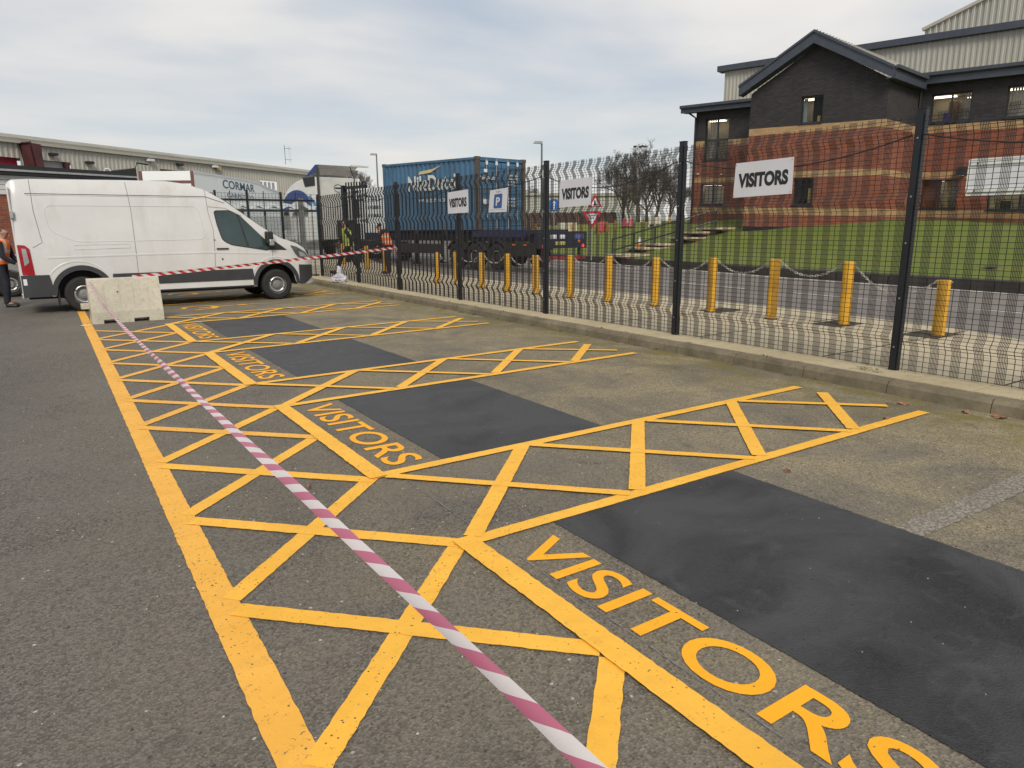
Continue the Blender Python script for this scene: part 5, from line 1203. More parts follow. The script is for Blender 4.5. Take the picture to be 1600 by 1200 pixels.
ctr = ((a[0] + b[0]) / 2, (a[1] + b[1]) / 2)
mb = MB(); fit_text(mb, 'CORMAR', b[0] - a[0], .42, lambda v: (ctr[0] + v.x, -.012, ctr[1] + v.y - .02), 0, .01, 0); mb.build('lettering', M_txtblue, bt)
mb = MB(); fit_text(mb, 'CARPET CO', (b[0] - a[0]) * .85, .22, lambda v: (ctr[0] + .1 + v.x, -.012, ctr[1] - .55 + v.y), 0, .0, 0); mb.build('lettering', M_txtblue, bt)
mb = MB(); fit_text(mb, 'CORMAR', 1.7, .30, lambda v: (-.045, 1.25 - v.x, A.z - .85 + v.y), 0, .0, 0); mb.build('lettering', M_txtblue, bt)
for x in (1.5, 2.9, LB - 2):
    for y, s_ in ((.2, -1), (2.3, 1)): wheel(bt, x, y, .5, .48, .33, s_, hubcol=M_dirtyblack)
mb = MB(); mb.box(.3, LB - .3, .6, 1.9, .8, 1.0); mb.build('chassis', M_dirtyblack, bt)
# =====================================================================
# LONG CLAD WAREHOUSE ON THE LEFT
# =====================================================================
A = D(0, 213, 50); B = D(470, 268, 81.5); wt = Vector((B.x - A.x, B.y - A.y, 0)); LW = wt.length; wt.normalize(); wrz = math.atan2(wt.y, wt.x); wn = Vector((-wt.y, wt.x, 0))
wh_ = empty('long_warehouse', (A.x, A.y, 0), wrz, 'long low grey ribbed warehouse with red and grey roller doors behind the van', 'warehouse')
def wz(px, pyy): d = ray(px, pyy); k = (A - EYE).dot(wn) / d.dot(wn); P = EYE + d * k; return (P - A).dot(wt), P.z
ez = A.z - .25
def wall_open(mb, holes, x0, x1, z0, z1, per=.40, d=.05):
    x = x0
    while x < x1:
        e = x + per; mx = (x + e) / 2; zz = [(z0, z1)]
        for h in holes:
            if h[0] < mx < h[1]: zz = [(z0, h[2]), (h[3], z1)]
        pts = [(x, 0), (x + per * .45, 0), (x + per * .58, -d), (x + per * .87, -d), (e, 0)]
        for za, zb in zz:
            if zb - za < .02: continue
            for i in range(4): mb.quad((*pts[i], za), (*pts[i + 1], za), (*pts[i + 1], zb), (*pts[i], zb))
        x = e
d1, d2 = wz(55, 247), wz(108, 262); r1_, r2_ = wz(-5, 244), wz(29, 246); q1, q2 = wz(250, 264), wz(300, 268); g1, g2 = wz(405, 279), wz(431, 290)
holes = [(r1_[0] - 3, r2_[0], 0, r1_[1]), (d1[0], d2[0], 0, d1[1] - .1), (q1[0], q2[0], 0, q1[1]), (g1[0], g2[0], 0, g1[1] - .2)]
mb = MB(); wall_open(mb, holes, -26, LW + 6, 0, ez); mb.build('clad_wall', M_clad, wh_)
mb = MB(); mb.prism([(-.25, ez - .05), (-.25, ez + .25), (.2, ez + .35), (2.2, ez + .80), (6, ez + 1.15), (14, ez + 1.2), (14, ez), (.0, ez - .05)], -26, LW + 6, axis='x'); mb.build('roof', simple('old_roof_sheet', (.28, .27, .23), .7, .2, .5), wh_)
mb = MB(); mb.box(-26, LW + 6, -.32, -.12, ez - .12, ez + .06); mb.build('gutter', M_clad2, wh_)
M_rdoor = simple('red_door', (.24, .012, .035), .5, .15, 1); M_gdoor = simple('grey_roller_door', (.34, .345, .35), .5, .1, 2)
def rdoor(h, m, nm):
    mb = MB(); z = h[2]
    while z < h[3]: mb.quad((h[0], .25, z), (h[1], .25, z), (h[1], .22, min(z + .3, h[3])), (h[0], .22, min(z + .3, h[3]))); z += .3
    mb.build(nm, m, wh_)
rdoor(holes[0], M_rdoor, 'roller_door'); rdoor(holes[1], M_gdoor, 'roller_door'); rdoor(holes[2], M_rdoor, 'roller_door')
mb = MB(); mb.box(holes[1][1] - .35, holes[1][1], -.1, .3, 0, holes[1][3]); mb.build('door_jamb', simple('maroon_jamb', (.07, .02, .03), .6), wh_)
for k in range(4): 
    x = holes[3][0] + k * (holes[3][1] - holes[3][0]) / 4; mb = MB(); mb.box(x + .15, x + (holes[3][1] - holes[3][0]) / 4 - .15, .05, .12, 3, holes[3][3] - .1); mb.build('window', M_gdoor, wh_)
c1, c2 = wz(29, 224), wz(52, 262)
mb = MB(); mb.prism([(c1[0], 0), (c2[0], 0), (c2[0] - .1, c2[1] + 1.6), (c2[0] - 1.0, ez - .1), (c1[0], ez)], -1.3, -.2); mb.build('maroon_duct', simple('maroon_cladding', (.075, .022, .022), .6, .25, 1), wh_)
for px, pyy, m in ((79, 241, M_blackplastic), (136, 254, M_blackplastic), (277, 257, M_blackplastic), (231, 250, M_signwhite), (332, 260, M_signwhite)):
    x, z = wz(px, pyy); mb = MB(); mb.box(x - .28, x + .28, -.5, -.1, z - .12, z + .08); mb.build('flood_light', m, wh_)
x, z = wz(339, 263); mb = MB(); mb.box(x - .3, x + .3, -.3, -.1, z - .2, z + .2); mb.build('alarm_box', simple('beige_box', (.40, .32, .16), .6), wh_)
ax, az_ = wz(445, 238); o_ = MB(); o_.tube([(0, 0, 0), (0, 0, 5)], .07, 6)
an = empty('roof_aerial', (A + wt * ax + Vector((0, 0, ez + .8 - A.z))).to_tuple(), wrz, 'thin roof aerial mast on the long warehouse', 'aerial')
an.scale = (.42, .42, .42); o_.build('mast', M_seam, an)
for z in (1.3, 4.2): mb = MB(); mb.tube([(0, 0, z), (2.6, 0, z + .1)], .05, 6); mb.build('arm', M_seam, an)
for x in (1.7, 2.4): mb = MB(); mb.tube([(x, 0, .6), (x, 0, 5)], .035, 6); mb.build('element', M_clad2, an)
# =====================================================================
# BRICK HUT, FLAT ROOF
# =====================================================================
P = D(215, 283, 25.0); Q = D(0, 281, 21.5); ht = Vector((Q.x - P.x, Q.y - P.y, 0)).normalized(); hrz = math.atan2(-ht.y, -ht.x)
hut = empty('brick_hut', (P.x, P.y, 0), hrz, 'low brick building with white fascia boards and a black flat roof edge behind the van', 'hut')
hz = P.z
mb = MB(); mb.box(-16, -.3, .25, 7, 0, hz - .62); mb.build('wall', M_red, hut)
for k in range(4): mb = MB(); mb.box(-16, -.3, .20, .28, hz - .60 + k * .15, hz - .465 + k * .15); mb.build('fascia_board', M_vanwhite, hut)
mb = MB(); mb.box(-16, 0, 0, 7.2, hz, hz + .10); mb.build('roof_edge', M_blackplastic, hut); mb = MB(); mb.box(-16, -.05, -.04, .0, hz + .10, hz + .16); mb.build('metal_drip', M_silver, hut)
mb = MB(); mb.prism([(-16, hz + .16), (0, hz + .16), (0, hz + .46), (-.45, hz + .36), (-1.0, hz + .28), (-16, hz + .36)], .0, 7.2); mb.build('roof', simple('bitumen', (.022, .024, .024), .8, .2), hut)
rm_ = D(168, 268, 24.6); mb = MB(); mb.tube([(.10 * math.cos(i * math.pi / 8), 0, .10 * math.sin(i * math.pi / 8)) for i in range(17)], .025, 6, cap=False); tag(mb.build('roof_ring', M_signwhite, loc=rm_), 'small white ring standing on the black flat roof edge', 'ring')
mb = MB(); mb.tube([(0, 0, 0), (.1, 0, .25), (.5, 0, .22)], .03, 6); mb.build('roof_bracket', M_blackplastic, hut, (-.05, 0, hz + .38))
# =====================================================================
# SIDE FENCE + GLAZED SHELTER BESIDE THE VAN'S NOSE
# =====================================================================
sf = empty('yard_fence', (3.2, 23.0, 0), 0, 'black mesh yard fence with a top rail, behind the van bonnet', 'fence')
for px, tall in ((388, 2.82), (440, 2.78), (338, 2.8)):
    g = onY_ = ray(px, 330); k = 23.0 / g.y; x = g.x * k; mb = MB(); mb.box(x - 3.2 - .03, x - 3.2 + .03, -.03, .03, 0, tall); mb.build('post', M_black, sf)
mb = MB(); mb.box(0, 4.3, -.025, .025, 2.50, 2.56); mb.build('rail', M_black, sf)
mb = MB(); mb.box(0, 4.3, -.025, .025, .12, .17); mb.build('rail', M_black, sf)
for k in range(9):
    x = .2 + k * .5; mb = MB(); mb.box(x - .010, x + .010, -.010, .010, .1, 2.80 if k % 2 else 2.72); mb.build('paling', M_black, sf)
mb = MB()
for k in range(42): x = .05 + k * .1; mb.box(x - .0035, x + .0035, -.05, -.043, .15, 2.74)
for k in range(22): mb.box(0, 4.3, -.058, -.051, .2 + k * .12, .207 + k * .12)
mb.build('mesh_panel', M_wire, sf)
mb = MB(); mb.box(7.08, 7.22, 23.25, 23.39, 0, 2.62); tag(mb.build('shelter_corner_post', simple('galvanised_post', (.16, .17, .165), .5, .15, 3)), 'square grey post at the fence corner right of the van nose', 'post')
sh = empty('smoking_shelter', (3.0, 25.0, 0), 0, 'clear sided shelter with a wavy translucent roof behind the yard fence', 'shelter')
mb = MB(); vs = []
for i in range(61):
    x = i * .09
    for y in (0, 2.4): vs.append((x, y, 2.36 + .05 * math.sin(i * 1.1) + y * .08))
mb.mesh(vs, [(2 * i, 2 * i + 1, 2 * i + 3, 2 * i + 2) for i in range(60)]); mb.build('wavy_roof', simple('translucent_roof', (.42, .45, .44), .5, .1, 3), sh)
for x in (.1, 1.4, 2.7, 4.0, 5.3):
    for y in (.05, 2.3): mb = MB(); mb.box(x - .035, x + .035, y - .035, y + .035, 0, 2.34); mb.build('frame_post', simple('shelter_frame', (.20, .21, .21), .5), sh)
for x0 in (.15, 1.45, 2.75, 4.05): mb = MB(); mb.box(x0, x0 + 1.2, .04, .05, .3, 2.1); mb.build('clear_panel', M_clear, sh); mb = MB(); mb.box(x0, x0 + 1.2, 2.29, 2.30, .3, 2.1); mb.build('clear_panel', M_clear, sh)
mb = MB(); mb.box(0, 5.4, -.03, .03, 2.22, 2.30); mb.build('front_beam', M_frame, sh)
mb = MB(); mb.box(1.0, 2.2, 1.0, 1.06, 2.10, 2.14); mb.build('strip_light', emit('strip_light', (1, .95, .85), 3), sh)
mb = MB(); mb.box(.3, 5.0, 1.6, 2.1, .42, .47); mb.build('bench', M_frame, sh)
# =====================================================================
# BACKGROUND THINGS ON THE FAR SIDE OF THE LAWN
# =====================================================================
def ground_at(px, pyy, dep): p = D(px, pyy, dep); return p
far = [(837, 366, 45, 1.0, 'far yellow bollard left of the blue arrow sign'), (872 + 22, 366, 44, .95, 'far yellow bollard in front of the white far barrier'), (910, 366, 43, .9, 'far yellow bollard left of the give way sign'), (935, 366, 42, 1.0, 'far yellow bollard in front of the dark red barrier'),
       (948, 362, 42, .9, 'far yellow bollard just right of the dark red barrier'), (961, 358, 46, .9, 'far yellow bollard left of the pink barriers'), (1005, 351, 55, .85, 'far yellow bollard left of the pale far barrier under the trees'), (1046, 350, 50, .8, 'far yellow bollard beside the tall post near the office corner')]
for px, pyy, dep, h_, lb in far:
    p = hit(px, pyy); t = copy_tree(B0); t.location = p - Vector((0, 0, .05)); q_ = (p - EYE).dot(CW) / dep; t.scale = (q_, q_, (h_ - .1) * q_ * .8); t['label'] = lb; t['group'] = 'distant bollards across the lawn'
def far_barrier(px0, px1, y1, dep, h_, mat, nm, label):
    dep = (hit((px0 + px1) / 2, y1) - EYE).dot(CW); a, b = D(px0, y1, dep), D(px1, y1, dep); t = (b - a); L = t.length; rz = math.atan2(t.y, t.x); e = empty(nm, a, rz, label, 'barrier')
    mb = MB(); mb.mesh([(0, -.2, -.15), (L, -.2, -.15), (L, .2, -.15), (0, .2, -.15), (.05, -.1, h_), (L - .05, -.1, h_), (L - .05, .1, h_), (.05, .1, h_)], [(0, 3, 2, 1), (4, 5, 6, 7), (0, 1, 5, 4), (1, 2, 6, 5), (2, 3, 7, 6), (3, 0, 4, 7)]); mb.build('block', mat, e, bevel=.02)
    for f in (.25, .7): mb = MB(); mb.box(L * f - .12, L * f + .12, -.215, -.17, -.14, .05); mb.build('foot_slot', M_joint, e)
    return e
M_plred = simple('barrier_plastic_red', (.38, .02, .05), .45, .15, 2); M_plpink = simple('barrier_plastic_faded', (.50, .07, .12), .5, .2, 2)
far_barrier(870, 902, 364, 44.5, .65, M_conc, 'concrete_barrier', 'far pale concrete barrier on the grass behind the trailer tail'); far_barrier(1012, 1033, 352, 52, .45, M_conc, 'concrete_barrier', 'far pale concrete barrier under the bare trees')
far_barrier(930, 951, 362, 41.5, .60, M_plred, 'plastic_barrier', 'dark red plastic barrier to the right of the give way sign'); far_barrier(971, 980, 355, 50, .5, M_plpink, 'plastic_barrier', 'pink faded plastic barrier, left one of the far pair'); far_barrier(981.5, 990, 355, 50, .5, M_plpink, 'plastic_barrier', 'reddish plastic barrier, right one of the far pair')
# signs
def disc(mb, r, n=32, y0=-.01, y1=.01, c=(0, 0, 0)): mb.lathe([(r, y0), (r, y1)], n, 'y', c)
vd = math.atan2(-CW.x, CW.y)
p = D(865, 376, 38); e = empty('arrow_sign', p, vd, 'round blue sign with a white upward arrow, beside the tall fence post', 'road sign')
mb = MB(); mb.tube([(0, 0, -.1), (0, 0, 2.0)], .035, 8); mb.build('pole', M_silver, e); mb = MB(); disc(mb, .33, c=(0, -.05, 1.88)); mb.build('disc', simple('road_sign_blue', (.01, .12, .42), .4, .05), e)
mb = MB(); mb.poly([(-.04, -.068, 1.66), (.04, -.068, 1.66), (.04, -.068, 1.98), (.13, -.068, 1.93), (0, -.068, 2.13), (-.13, -.068, 1.93), (-.04, -.068, 1.98)]); mb.build('arrow', M_signwhite, e)
p = D(924, 381, 30); e = empty('give_way_sign', p, vd, 'inverted red triangle give way sign with white centre near the bare trees', 'road sign')
def tri(mb, c, r, inv, y0, y1):
    pts = [(c[0] + r * math.sin(rad(a)), c[1] + (-1 if inv else 1) * r * math.cos(rad(a))) for a in (0, 120, 240)]; mb.prism(rnd(pts, .05, 3), y0, y1)
mb = MB(); mb.tube([(0, 0, -.7), (0, 0, 2.0)], .035, 8); mb.build('pole', M_silver, e)
M_sred = simple('road_sign_red', (.42, .01, .03), .4, .06)
mb = MB(); tri(mb, (0, 1.12), .48, True, -.07, -.05); mb.build('red_triangle', M_sred, e); mb = MB(); tri(mb, (0, 1.12), .30, True, -.08, -.071); mb.build('white_centre', M_signwhite, e)
for s_, w_, z_ in (('GIVE', .26, 1.19), ('WAY', .18, 1.08)): mb = MB(); fit_text(mb, s_, w_, .085, lambda v: (v.x, -.086, z_ + v.y), 0, .03, 0); mb.build('lettering', M_signblack, e)
mb = MB(); tri(mb, (.12, 1.72), .36, False, -.07, -.05); mb.build('upper_triangle', M_sred, e); mb = MB(); tri(mb, (.12, 1.70), .23, False, -.08, -.071); mb.build('upper_centre', M_signwhite, e)
mb = MB(); mb.poly([(.04, -.086, 1.60), (.20, -.086, 1.60), (.15, -.086, 1.72), (.12, -.086, 1.86), (.08, -.086, 1.72)]); mb.build('pictogram', M_signblack, e)
p = hit(999, 391) + Vector((0, 0, .05)); e = empty('traffic_cone', p + Vector((0, 0, .0)), 0, 'white topped orange traffic cone standing on the garden steps', 'cone'); e.scale = (.9, .9, .9)
mb = MB(); mb.lathe([(.16, .03), (.12, .28)], 20); mb.build('orange_base', simple('cone_orange', (.55, .14, .03), .5, .1), e); mb = MB(); mb.lathe([(.12, .282), (.045, .60), (.03, .62)], 20); mb.build('white_sleeve', M_signwhite, e); mb = MB(); mb.box(-.2, .2, -.2, .2, 0, .03); mb.build('foot', simple('cone_orange'  , (.55, .14, .03), .5), e)
# distant buildings / fence / hoarding
def slab_building(px0, px1, ytop, dep0, dep1, name, label, mat, depth=12, roofm=None, zb=0, cat='building'):
    a, b = D(px0, ytop, dep0), D(px1, ytop, dep1); z = (a.z + b.z) / 2; t = Vector((b.x - a.x, b.y - a.y, 0)); L = t.length; rz = math.atan2(t.y, t.x); e = empty(name, (a.x, a.y, 0), rz, label, cat)
    mb = MB(); 
    x = 0
    while x < L: mb.quad((x, 0, zb), (x + .5, 0, zb), (x + .5, 0, z), (x, 0, z)); mb.quad((x + .5, 0, zb), (x + .8, -.08, zb), (x + .8, -.08, z), (x + .5, 0, z)); mb.quad((x + .8, -.08, zb), (x + 1, 0, zb), (x + 1, 0, z), (x + .8, -.08, z)); x += 1
    mb.box(0, L, .05, depth, zb, z - .05); mb.build('wall', mat, e); mb = MB(); mb.box(-.2, L + 1, -.3, depth, z, z + .35); mb.build('roof_edge', roofm or M_clad2, e); return e, L, z
e, L, z = slab_building(812, 990, 306, 92, 96, 'distant_warehouse', 'pale distant warehouse behind the far road signs', simple('far_pale_clad', (.40, .40, .36), .7, .1, .3))
for k in range(4): mb = MB(); mb.box(2 + k * 3.6, 4 + k * 3.6, -.15, -.10, 1.5, 3.6); mb.build('dock_door', simple('far_grey_door', (.20, .21, .22), .7), e)
slab_building(560, 640, 345, 70, 80, 'distant_warehouse', 'low dark distant shed seen between the tractor and the container', simple('far_dark_clad', (.10, .10, .10), .7, .1, .3))
tf = empty('brown_timber_fence', D(800, 356, 60), 0, 'dark brown timber fence along the far side of the grass', 'fence'); a, b = D(800, 334, 60), D(960, 336, 60); t = b - a; L = t.length; tf.rotation_euler = (0, 0, math.atan2(t.y, t.x)); M_tim = simple('brown_timber', (.07, .035, .028), .8, .3, 3)
k = 0; x = 0
mb = MB()
while x < L: mb.box(x, x + .17, -.015, .015, -.3, 1.25 + .03 * math.sin(k * 2.3)); x += .18; k += 1
mb.build('boards', M_tim, tf)
for k in range(int(L / 2)): mb = MB(); mb.box(k * 2, k * 2 + .1, .016, .12, -.3, 1.35); mb.build('post', M_tim, tf)
# white hoarding with dark unreadable lettering, gate top rail before it
a, b = D(553, 300, 37), D(600, 300, 35.5); t = b - a; L = Vector((t.x, t.y, 0)).length; rz = math.atan2(t.y, t.x); hb = empty('white_box_body', (a.x, a.y, 0), rz, 'white lorry body with dark faded writing between tractor and container', 'lorry body')
zt_ = D(575, 294, 36).z; mb = MB(); mb.box(0, L + 2, 0, 2.4, 1.1, zt_); mb.build('body', M_box, hb)
for r, (n_, h_) in enumerate(((7, .30), (10, .16), (10, .16))):
    zz = zt_ - .62 - r * .42
    mb = MB(); random.seed(20 + r); x = .3
    for i in range(n_):
        w_ = (L - .5) / n_
        for q_ in range(2): mb.box(x + i * w_ + random.random() * w_ * .4, x + i * w_ + w_ * (.5 + .25 * random.random()), -.012, -.004, zz + q_ * h_ * .5, zz + q_ * h_ * .5 + h_ * .28)
        mb.box(x + i * w_ + .02, x + i * w_ + .02 + w_ * .2, -.013, -.005, zz, zz + h_)
    mb.build('faded_writing', M_txtblue, hb)
for x in (.6, L + 1): wheel(hb, x, .3, .5, .48, .3, -1, hubcol=M_dirtyblack)
gt = empty('palisade_gate', D(546, 420, 33), rz, 'dark palisade gate with a thick top rail between the two trucks', 'gate'); zb = gt.location.z; zz = D(570, 293, 33).z - zb; L2 = (D(598, 293, 33) - D(546, 293, 33)).length
mb = MB(); mb.box(0, L2, -.05, .05, zz - .12, zz); mb.build('rail', M_black, gt); mb = MB(); mb.box(-.18, .0, -.1, .1, -.1, zz + .05); mb.build('gate_post', M_black, gt)
for k in range(8): mb = MB(); x = L2 * (k + .5) / 8; mb.box(x - .03, x + .03, -.02, .02, .1, zz + .18); mb.build('pale', M_black, gt)
# street lamps
def lamp(px, ytop, dep, label):
    p = D(px, ytop, dep); e = empty('street_lamp', (p.x, p.y, 0), vd, label, 'street lamp', 'street lamps'); mb = MB(); mb.tube([(0, 0, 0), (0, 0, p.z - .1)], [.10, .055], 8); mb.build('column', simple('lamp_column', (.14, .15, .16), .5), e)
    mb = MB(); mb.prism([(-.55, p.z - .12), (.05, p.z - .15), (.05, p.z), (-.45, p.z + .02)], -.12, .12); mb.build('lamp_head', simple('lamp_head', (.30, .31, .32), .5), e)
lamp(588, 240, 60, 'thin street lamp rising between the tractor and the blue container'); lamp(846.5, 221, 45, 'thin street lamp rising right of the blue container')
# =====================================================================
# BARE TREES
# =====================================================================
M_bark = simple('bare_bark', (.10, .085, .072), .9, .25, 3); M_twig = simple('bare_twig', (.135, .115, .10), .9, .3, 3)
def bare_tree(seed, H, spread=1.0, depthmax=7, twig=.008):
    rnd_ = random.Random(seed); tk_ = MB(); cr = MB()
    def grow(p, d, L, r, lv):
        pts = [p]; q = p.copy(); dd = d.copy()
        for i in range(3): dd = (dd + Vector((rnd_.uniform(-.16, .16), rnd_.uniform(-.16, .16), rnd_.uniform(-.02, .14)))).normalized(); q = q + dd * L / 3; pts.append(q.copy())
        tgt = tk_ if lv == 0 else cr; n = 6 if lv < 2 else 3; tgt.tube(pts, [r, r * .85, r * .7, r * .55], n, cap=False)
        if lv >= depthmax: return
        k = 3
        if lv == 0: k = 6
        for i in range(k):
            f = rnd_.uniform(.35, 1) if lv else rnd_.uniform(.45, 1); b = pts[0].lerp(pts[3], f); az = rnd_.uniform(0, 6.28); tilt = rnd_.uniform(.35, .85) * spread
            u = dd.cross(Vector((math.cos(az), math.sin(az), .2))).normalized(); nd = (dd * math.cos(tilt) + u * math.sin(tilt)); nd.z += .12; nd.normalize()
            grow(b, nd, L * rnd_.uniform(.55, .78), max(twig, r * .5), lv + 1)
    grow(Vector((0, 0, -.3)), Vector((0, 0, 1)), H * .36, H * .020, 0); return tk_, cr
TREES = []
for i in range(2):
    a, b = bare_tree(11 + i * 7, 9.0); e = empty('bare_tree', (0, 0, 0), 0, '', 'tree', 'bare winter trees between the fence board and the office'); a.build('trunk', M_bark, e); b.build('crown', M_twig, e); TREES.append(e)
tl_ = [(997, 352, 60, 1.06, 0, 0, 'tallest bare tree of the clump, with birds at its top, left of the office'), (973, 352, 62, .80, 1, 1.3, 'bare tree at the left of the clump, leaning over the pink barriers'), (1022, 352, 60, .82, 1, 2.6, 'bare tree just right of the tallest one'), (1046, 352, 63, .68, 0, 4.0, 'low bare tree close to the fence post by the office corner'), (1010, 352, 66, .85, 0, 5.1, 'bare tree standing behind the tallest one'), (1058, 350, 66, .55, 1, 3.3, 'smallest bare tree, against the office corner'), (985, 352, 58, .60, 1, 5.5, 'short bushy bare tree below the tallest one'), (832, 352, 100, .85, 0, 1.0, 'far bare tree just right of the container'), (567, 345, 95, 1.1, 1, .5, 'small far bare treetop above the gate rail')]
used = set()
for px, pyy, dep, s, k, rz_, lb in tl_:
    e = TREES[k] if k not in used else copy_tree(TREES[k]); used.add(k); p = D(px, pyy, dep); e.location = p; e.scale = (s * 1.15, s * 1.15, s * .92); e.rotation_euler = (0, 0, rz_); e['label'] = lb
for i, (px, pyy) in enumerate(((992, 229), (1000, 229.5), (1004, 228.5), (1008, 229))):
    p = D(px, pyy, 60); mb = MB(); mb.lathe([(.0, -.22), (.07, -.1), (.10, .05), (.05, .15), (0, .2)], 10, 'x'); mb.prism([(.12, .02), (.22, .08), (.28, .05), (.2, .0)], -.03, .03); b_ = mb.build('bird', simple('bird_black', (.015, .015, .018), .7), loc=p); tag(b_, ['leftmost black bird on the treetop', 'second black bird from the left on the treetop', 'third black bird from the left on the treetop', 'rightmost black bird on the treetop'][i], 'bird', 'birds perched on the tallest bare tree')
# distant wooded skyline
mb = MB(); random.seed(5)
for k in range(2600):
    az = random.uniform(-1.0, 1.25); r = random.uniform(230, 300); x, y = r * math.sin(az), r * math.cos(az); h_ = 1.5 + 4.5 * abs(noise.noise((az * 9, 0, 0))) + random.random() * 1.0; w_ = random.uniform(1, 3.5)
    mb.mesh([(x - w_, y, 0), (x + w_, y, 0), (x + w_ * .6, y, h_ * .8), (x, y, h_), (x - w_ * .7, y + .3, h_ * .7)], [(0, 1, 2, 3, 4)])
tag(mb.build('distant_woodland', simple('far_wood', (.10, .10, .09), .95, .3, .05)), kind='stuff', label='far grey brown woodland on the horizon')
# =====================================================================
# SILVER CAR BEHIND THE VAN
# =====================================================================
p = G(-6, 474, 0); car = empty('parked_car', (p.x - 3.1, p.y + 1.2, 0), rad(8), 'pale silver car mostly hidden behind the van and the man in the orange vest', 'car')
mb = MB(); prof = [(0, .35), (.02, .78), (.25, .90), (1.0, .98), (1.75, 1.42), (2.9, 1.46), (3.6, 1.05), (4.15, .95), (4.25, .6), (4.2, .32), (3.85, .30), (3.75, .55), (3.4, .68), (3.05, .55), (2.95, .28), (1.25, .28), (1.15, .55), (.8, .68), (.45, .55), (.35, .3)]
mb.prism(rnd(prof, .10, 3), 0, 1.7); mb.build('body', simple('silver_paint', (.42, .43, .44), .25, .05, metal=.4), car, bevel=.04)
mb = MB(); mb.prism([(1.15, 1.0), (1.78, 1.37), (2.85, 1.40), (3.45, 1.05)], -.01, 1.71); mb.build('side_glass', M_vglass, car)
for x in (.8, 3.4):
    for y, s_ in ((.1, -1), (1.6, 1)): wheel(car, x, y, .32, .32, .2, s_)
mb = MB(); mb.box(4.20, 4.27, .2, 1.5, .42, .52); mb.build('front_bumper', M_blackplastic, car); mb = MB(); mb.box(4.1, 4.25, .1, .4, .68, .82); mb.build('headlight', M_clearlens, car)
# =====================================================================
# PEOPLE
# =====================================================================
M_skin = simple('skin', (.40, .22, .155), .55, .08, 6); M_navy = simple('navy_cloth', (.012, .014, .024), .85, .3, 6); M_hair = simple('short_grey_hair', (.10, .075, .055), .9, .3, 30); M_shoe = simple('black_boot', (.012, .012, .012), .5, .2)
def vest_mat(name, c):
    b = NB(name); cc = b.n('ShaderNodeTexCoord'); s = b.n('ShaderNodeSeparateXYZ'); b.l(cc.outputs['Object'], s.inputs[0]); z = s.outputs['Z']
    m = None
    for lo, hi in ((1.00, 1.055), (1.17, 1.225)):
        k = b.math('MULTIPLY', b.math('GREATER_THAN', z, lo), b.math('LESS_THAN', z, hi)); m = k if m is None else b.math('MAXIMUM', m, k)
    y = b.math('ABSOLUTE', s.outputs['Y']); v = b.math('MULTIPLY', b.math('MULTIPLY', b.math('GREATER_THAN', y, .07), b.math('LESS_THAN', y, .12)), b.math('GREATER_THAN', z, 1.225)); m = b.math('MAXIMUM', m, v)
    b.l(b.mix(m, c, (.50, .50, .47)), b.p.inputs['Base Color']); b.p.inputs['Roughness'].default_value = .7; b.bump(b.noise(b.coord(), 14, 4), .5, .01); return b.m
M_vor = vest_mat('orange_hi_vis', (.85, .16, .02)); M_vye = vest_mat('yellow_hi_vis', (.60, .75, .03))
def skinned(name, V, E, mat, parent, sub=2):
    me = bpy.data.meshes.new(name); me.from_pydata([v[0] for v in V], E, []); o = bpy.data.objects.new(name, me); col.objects.link(o); o.parent = parent; me.materials.append(mat)
    sk_ = o.modifiers.new('skin', 'SKIN'); sk_.use_smooth_shade = True
    for i, v in enumerate(V): r = v[1]; me.skin_vertices[0].data[i].radius = (r if isinstance(r, tuple) else (r, r)); me.skin_vertices[0].data[i].use_root = (i == 0)
    s = o.modifiers.new('sub', 'SUBSURF'); s.levels = sub; s.render_levels = sub
    return o
